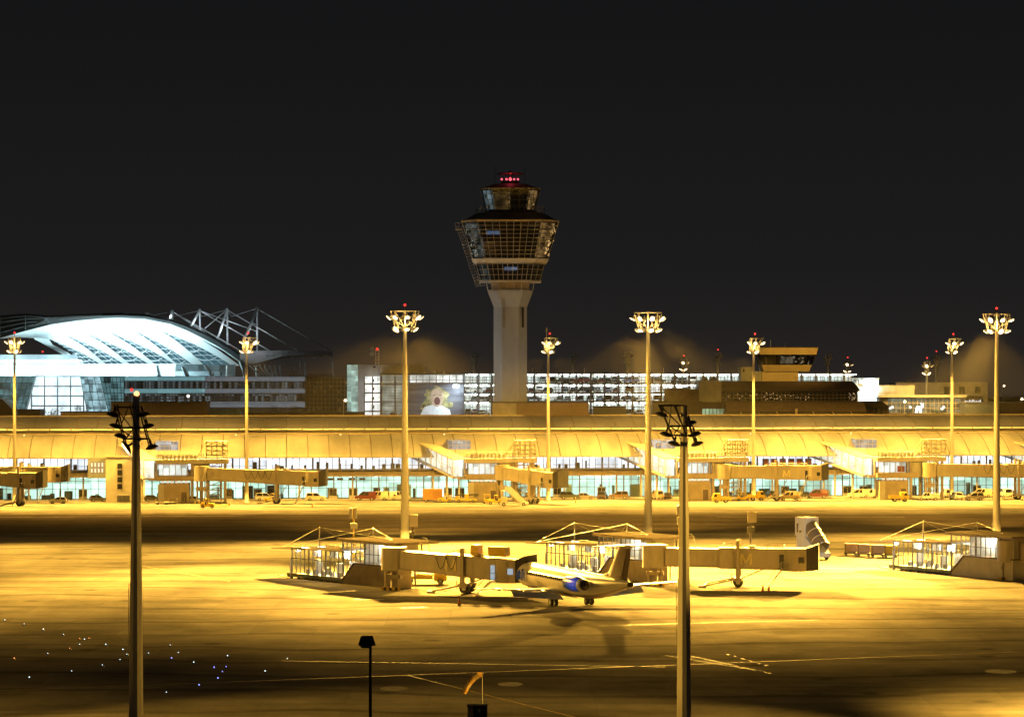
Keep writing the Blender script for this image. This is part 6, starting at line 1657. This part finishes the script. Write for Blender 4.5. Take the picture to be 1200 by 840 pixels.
# baggage dollies with containers
CG = 'baggage dollies by the right pavilion'
for i, (px, py, m, lb) in enumerate(((997,650.5,'pink','leftmost pale container dolly of the train by the right pavilion'),(1012,651.5,'pink','second container dolly of the train by the right pavilion'),(1028.5,652.5,'pink','third container dolly, next to the yellow one'),(1044,653,'yellow','yellow container dolly at the end of the train beside the right pavilion'))):
    t = place('baggage_dolly', lb, 'dolly', px, py, -4, CG)
    b = MB(); b.box(-1.1,1.1,-.8,.8,.35,.5); b.tube((1.1,0,.4),(1.8,0,.35),.05); b.build('frame', M_dark, t)
    wheels(t, (-.8,.8), (-.7,.7), .2, .14)
    c = MB(); pm = M_yellow if m == 'yellow' else mat('container_pink', (.55,.40,.32), .6)
    c.extr_y([(-.95,.52),(.75,.52),(1.0,.9),(1.0,1.95),(-.95,1.95)], -.75, .75, 0)
    for z in (.6,1.85): c.box(-.97,1.02,-.78,-.75,z,z+.08,1)
    c.box(-.98,-.85,-.79,.79,.5,2.0,1)
    o = thing('baggage_container', ('yellow' if m == 'yellow' else 'pale pink')+' baggage container riding on '+('the yellow last dolly' if m == 'yellow' else ('the leftmost dolly','the second dolly','the third dolly')[i]), 'container', t.location.copy(), t.rotation_euler.z, 'baggage containers on the dollies')
    c.build('shell', [pm, M_brown], o)
for i, (px, py) in enumerate(((209,590),(200,590.5),(190,591))):
    if not py: continue
    t = place('baggage_cart', ('rightmost empty baggage cart under the left gate house','middle empty baggage cart between two others by the left gate house','leftmost empty baggage cart beside the dark car')[i], 'cart', px, py, 2, 'empty baggage carts by the left gate house')
    b = MB(); b.box(-1.4,1.4,-.7,.7,.4,.5)
    for x in (-1.4,1.4): b.tube((x,-.7,.5),(x,-.7,1.2),.04); b.tube((x,.7,.5),(x,.7,1.2),.04); b.tube((x,-.7,1.2),(x,.7,1.2),.04)
    b.build('frame', M_tan, t); wheels(t, (-1,1), (-.6,.6), .22, .12)
# cones
cone_l = [(538,709,'orange traffic cone in front of the left M bridge'),(894,693,'left one of two traffic cones by the right M bridge'),(901,693,'right one of two traffic cones by the right M bridge'),(674.5,589,'small far traffic cone below the dark green car'),(366,594,'small far traffic cone before the cream boxy car'),(938,585.5,'small far traffic cone before the dark hatchback')]
for px, py, lb in cone_l:
    t = place('traffic_cone', lb, 'cone', px, py, 0, 'traffic cones'); b = MB(); b.lathe([(.22,.04),(.05,.95),(.02,.96)], n=10, m=0); b.lathe([(.155,.32),(.115,.55)], n=10, m=1); b.build('cone', [mat('cone_orange', (.55,.16,.04), .6), P['white']], t)
    b = MB(); b.box(-.3,.3,-.3,.3,0,.05); b.build('base', M_rubber, t)
# docking guidance boards and sign posts
def board(label, px, py0, py1, D, panels, pole_col=M_yellow):
    t = thing('guidance_board', label, 'sign post', (gx(px,D),D,0), 0, 'docking guidance boards'); k = D/F
    b = MB(); b.tube((0,0,0),(0,0,gz(py0,D)),.14,n=6); b.build('pole', pole_col, t)
    for (x0, x1, y0, y1, m) in panels:
        b = MB(); b.box((x0-px)*k,(x1-px)*k,-.25,.05,gz(y1,D),gz(y0,D)); b.build('panel', m, t)
    return t
board('white guidance board on a yellow pole rising behind the left pavilion', 414.5, 595, 640, 372, [(409.5,413,595,607.5,P['white']),(415.2,418.2,594.5,607.5,P['white']),(411,418.5,612.5,619.5,P['white'])])
board('cream square guidance board with black display beside the left tall mast', 483.5, 603, 650, 385, [(479.8,489.5,602.8,617,P['cream']),(479.8,486,622.5,626.5,M_dark)], M_dbrown)
board('white narrow guidance board half hidden by the right foreground mast', 796, 592, 640, 375, [(792.5,799,592.5,603,P['white']),(793.5,799,606,614.5,P['white'])])
board('cream guidance board with black display above the right M bridge', 879.5, 599, 650, 385, [(876,886.5,599.5,612,P['cream']),(876,884,617,624,M_dark)], M_dbrown)

# ------------------------------------------------------------------ near foreground
D = 180.0
t = thing('street_lamp', 'dark street lamp with a wide hooded head in the near foreground', 'street lamp', (gx(432,D),D,0)); z = gz(756,D)
b = MB(); b.tube((.12,0,0),(.12,0,z+.1),.13,.10,n=10); b.build('pole', M_dark, t)
b = MB(); k = D/F; b.lathe([(10.2*k,0),(9.8*k,.18),(7.2*k,.62),(6.6*k,.68)], (-.12,0,z), 4, 0, 1, .8, False); b.build('hood', M_dark, t)
b = MB(); b.lathe([(.30,-.16),(.42,-.02),(.3,.02)], (-.22,0,z), 12); b.build('lamp_glass', mat('lamp_glass', (.42,.38,.28), .2), t)
D = 215.0
t = thing('windsock', 'orange windsock hanging limp to the left on its thin pole', 'windsock', (gx(565,D),D,0)); k = D/F; tp = gz(789.5,D)
b = MB(); b.tube((0,0,0),(0,0,tp+.05),.07,.05,n=8); b.ball((0,0,tp+.08),.09); b.build('pole', M_galv, t)
cpts = [(0,tp-.12),(-.35,tp-.10),(-.72,tp-.32),(-1.05,tp-.72),(-1.32,tp-1.2),(-1.52,tp-1.62)]; rad = [.26,.29,.26,.23,.20,.17]
rings = []
for i, ((x, z), r) in enumerate(zip(cpts, rad)):
    a = cpts[max(0,i-1)]; c = cpts[min(len(cpts)-1,i+1)]; d = Vector((c[0]-a[0],0,c[1]-a[1])).normalized(); n_ = Vector((-d.z,0,d.x))
    rings.append([Vector((x,0,z))+n_*r*math.cos(2*PI*j/12)+Vector((0,r*.8*math.sin(2*PI*j/12),0)) for j in range(12)])
b = MB()
for i in range(len(rings)-1): b.ring_loft(rings[i:i+2], 0 if i % 2 == 0 else 1, True, False)
b.build('sock', [mat('sock_orange', (.78,.46,.12), .8), mat('sock_pale', (.80,.58,.24), .8)], t)
t = thing('equipment_cabinet', 'dark equipment cabinet at the bottom edge below the windsock', 'cabinet', (gx(559.5,212),212,0)); k = 212/F; z = gz(826.5,212)
b = MB(); b.box(-11.5*k,-5.2*k,-.5,.7,0,z-.02,1); b.box(-5.2*k,11.5*k,-.6,.7,0,z,0); b.build('body', [M_dark, M_tan], t)
b = MB(); b.box(-11.8*k,11.8*k,-.65,.75,z,z+.05); b.build('lid', M_dbrown, t)
b = MB(); b.ball((.15,-.3,z+.12),.12); b.box(.05,.25,-.68,-.6,z-.45,z-.15); b.build('fitting', M_galv, t)
# taxiway lights in the pavement at lower left
dots = [(17,262,'w'),(85,276,'w'),(152,295,'w'),(223,313,'w'),(280,328,'o'),(297,330,'w'),(312,326,'o'),(280,348,'w'),(245,362,'o'),(168,380,'w'),(372,348,'w'),(432,366,'w'),(446,383,'w'),(422,402,'w'),(360,421,'w'),(252,442,'w'),(103,464,'w'),(50,397,'o'),(522,379,'w'),(598,351,'w'),(627,377,'w'),(603,396,'b'),(681,411,'w'),(753,429,'b'),(795,427,'b'),(782,444,'b'),(766,467,'b'),(700,491,'b'),(585,517,'w'),(800,388,'w'),(932,442,'w'),(1010,398,'w')]
EL = {'w': emit('taxi_white', (.75,.95,1), 2.4), 'o': emit('taxi_orange', (1,.35,.08), 2.6), 'b': emit('taxi_blue', (.25,.3,1), 3.5)}
LBD = {'w': 'tiny white taxiway light glowing in the dark apron at lower left', 'o': 'tiny orange taxiway light glowing in the dark apron at lower left', 'b': 'tiny blue taxiway light glowing in the dark apron at lower left'}
GRD = {'w': 'white taxiway lights', 'o': 'orange taxiway lights', 'b': 'blue taxiway lights'}
for x, y, c in dots:
    p = gp(x/3, 640+y/3); t = thing('taxiway_light', LBD[c], 'ground light', p, 0, GRD[c])
    b = MB(); b.lathe([(.16,0),(.16,.05),(.09,.08)], n=8); b.build('base', M_dark, t)
    b = MB(); b.ball((0,0,.15),.04 if (x+y) % 3 else .055); b.build('lens', EL[c], t)

# ------------------------------------------------------------------ cars on the garage decks
q = random.Random(11); GD = 682.0
cols = ['dark','dark','grey','silver','dark','blue','white','red','green']
SIMPLE = {}
def simple(kind, col):
    if (kind, col) in SIMPLE: return SIMPLE[kind, col]
    L, W, prof, (a0, a1, t0, t1, tz_), r, ax = KIND[kind]; h = W/2; b = MB(); zb = max(z for x, z in prof)-.02
    b.extr_y(prof, -h, h, 0); b.hexa([(a0,-h+.06,zb),(a1,-h+.06,zb),(a1,h-.06,zb),(a0,h-.06,zb),(t0,-h+.2,tz_),(t1,-h+.2,tz_),(t1,h-.2,tz_),(t0,h-.2,tz_)], 1)
    for x in (-ax, ax):
        for s in (-1, 1): b.wheel((x,s*(h-.1),r),r,.22,2,10)
    o = b.build('parked_car', [P[col], M_carglass, M_rubber]); me = o.data; bpy.data.objects.remove(o); SIMPLE[kind, col] = me; return me
spots_ = []
for li_, yb in enumerate((449.2, 460.2, 470.2, 487)):
    xs2 = {0: [636,648,657,664,672,681,688,697,704,712,720,733,739,770,791,796,803,812,825,835], 1: [551,562,573,623,632,640,662,672,683,694,700,712,722,737,787,795,806], 2: [556,566,625,645,656,665,680,692,703,712,722,738,770,785], 3: [549,557,567,694,738,750]}[li_]
    for x in xs2: spots_.append((li_, x, yb))
names_l = ['top','second','third','lowest']
for li_, x, yb in spots_:
    k = q.choice(['sedan','hatchback','suv','suv']); c = q.choice(cols)
    if li_ == 3 and x == 557: c = 'red'
    o = bpy.data.objects.new('parked_car', simple(k, c)); COL.objects.link(o)
    o.location = (gx(x, GD+2.5), GD+2.6+q.uniform(0,.6), gz(yb, GD)); o.rotation_euler = (0,0,R(q.choice([0,90,90,-90,180])))
    tag(o, {'dark':'black','grey':'grey','silver':'silver','blue':'dark blue','white':'white','red':'red','green':'dark green'}[c]+' car parked on the '+names_l[li_]+' deck of the lit garage', 'car', 'cars on the '+names_l[li_]+' deck of the parking garage, '+c)

# ------------------------------------------------------------------ haze
hz = MB(); hz.box(-3100, 3100, -200, 3100, -1.0, 96.0); hz = hz.build('haze', bpy.data.materials.new('haze_air')); hz['kind'] = 'stuff'
tag(hz, 'thin night haze lit by the floodlights', 'haze')
m = hz.data.materials[0]; m.use_nodes = True; t_ = m.node_tree; t_.nodes.clear()
o_ = t_.nodes.new('ShaderNodeOutputMaterial'); pv = t_.nodes.new('ShaderNodeVolumePrincipled')
pv.inputs['Color'].default_value = (.85,.85,.85,1); pv.inputs['Density'].default_value = 0.000027; pv.inputs['Anisotropy'].default_value = .2
t_.links.new(pv.outputs[0], o_.inputs['Volume'])
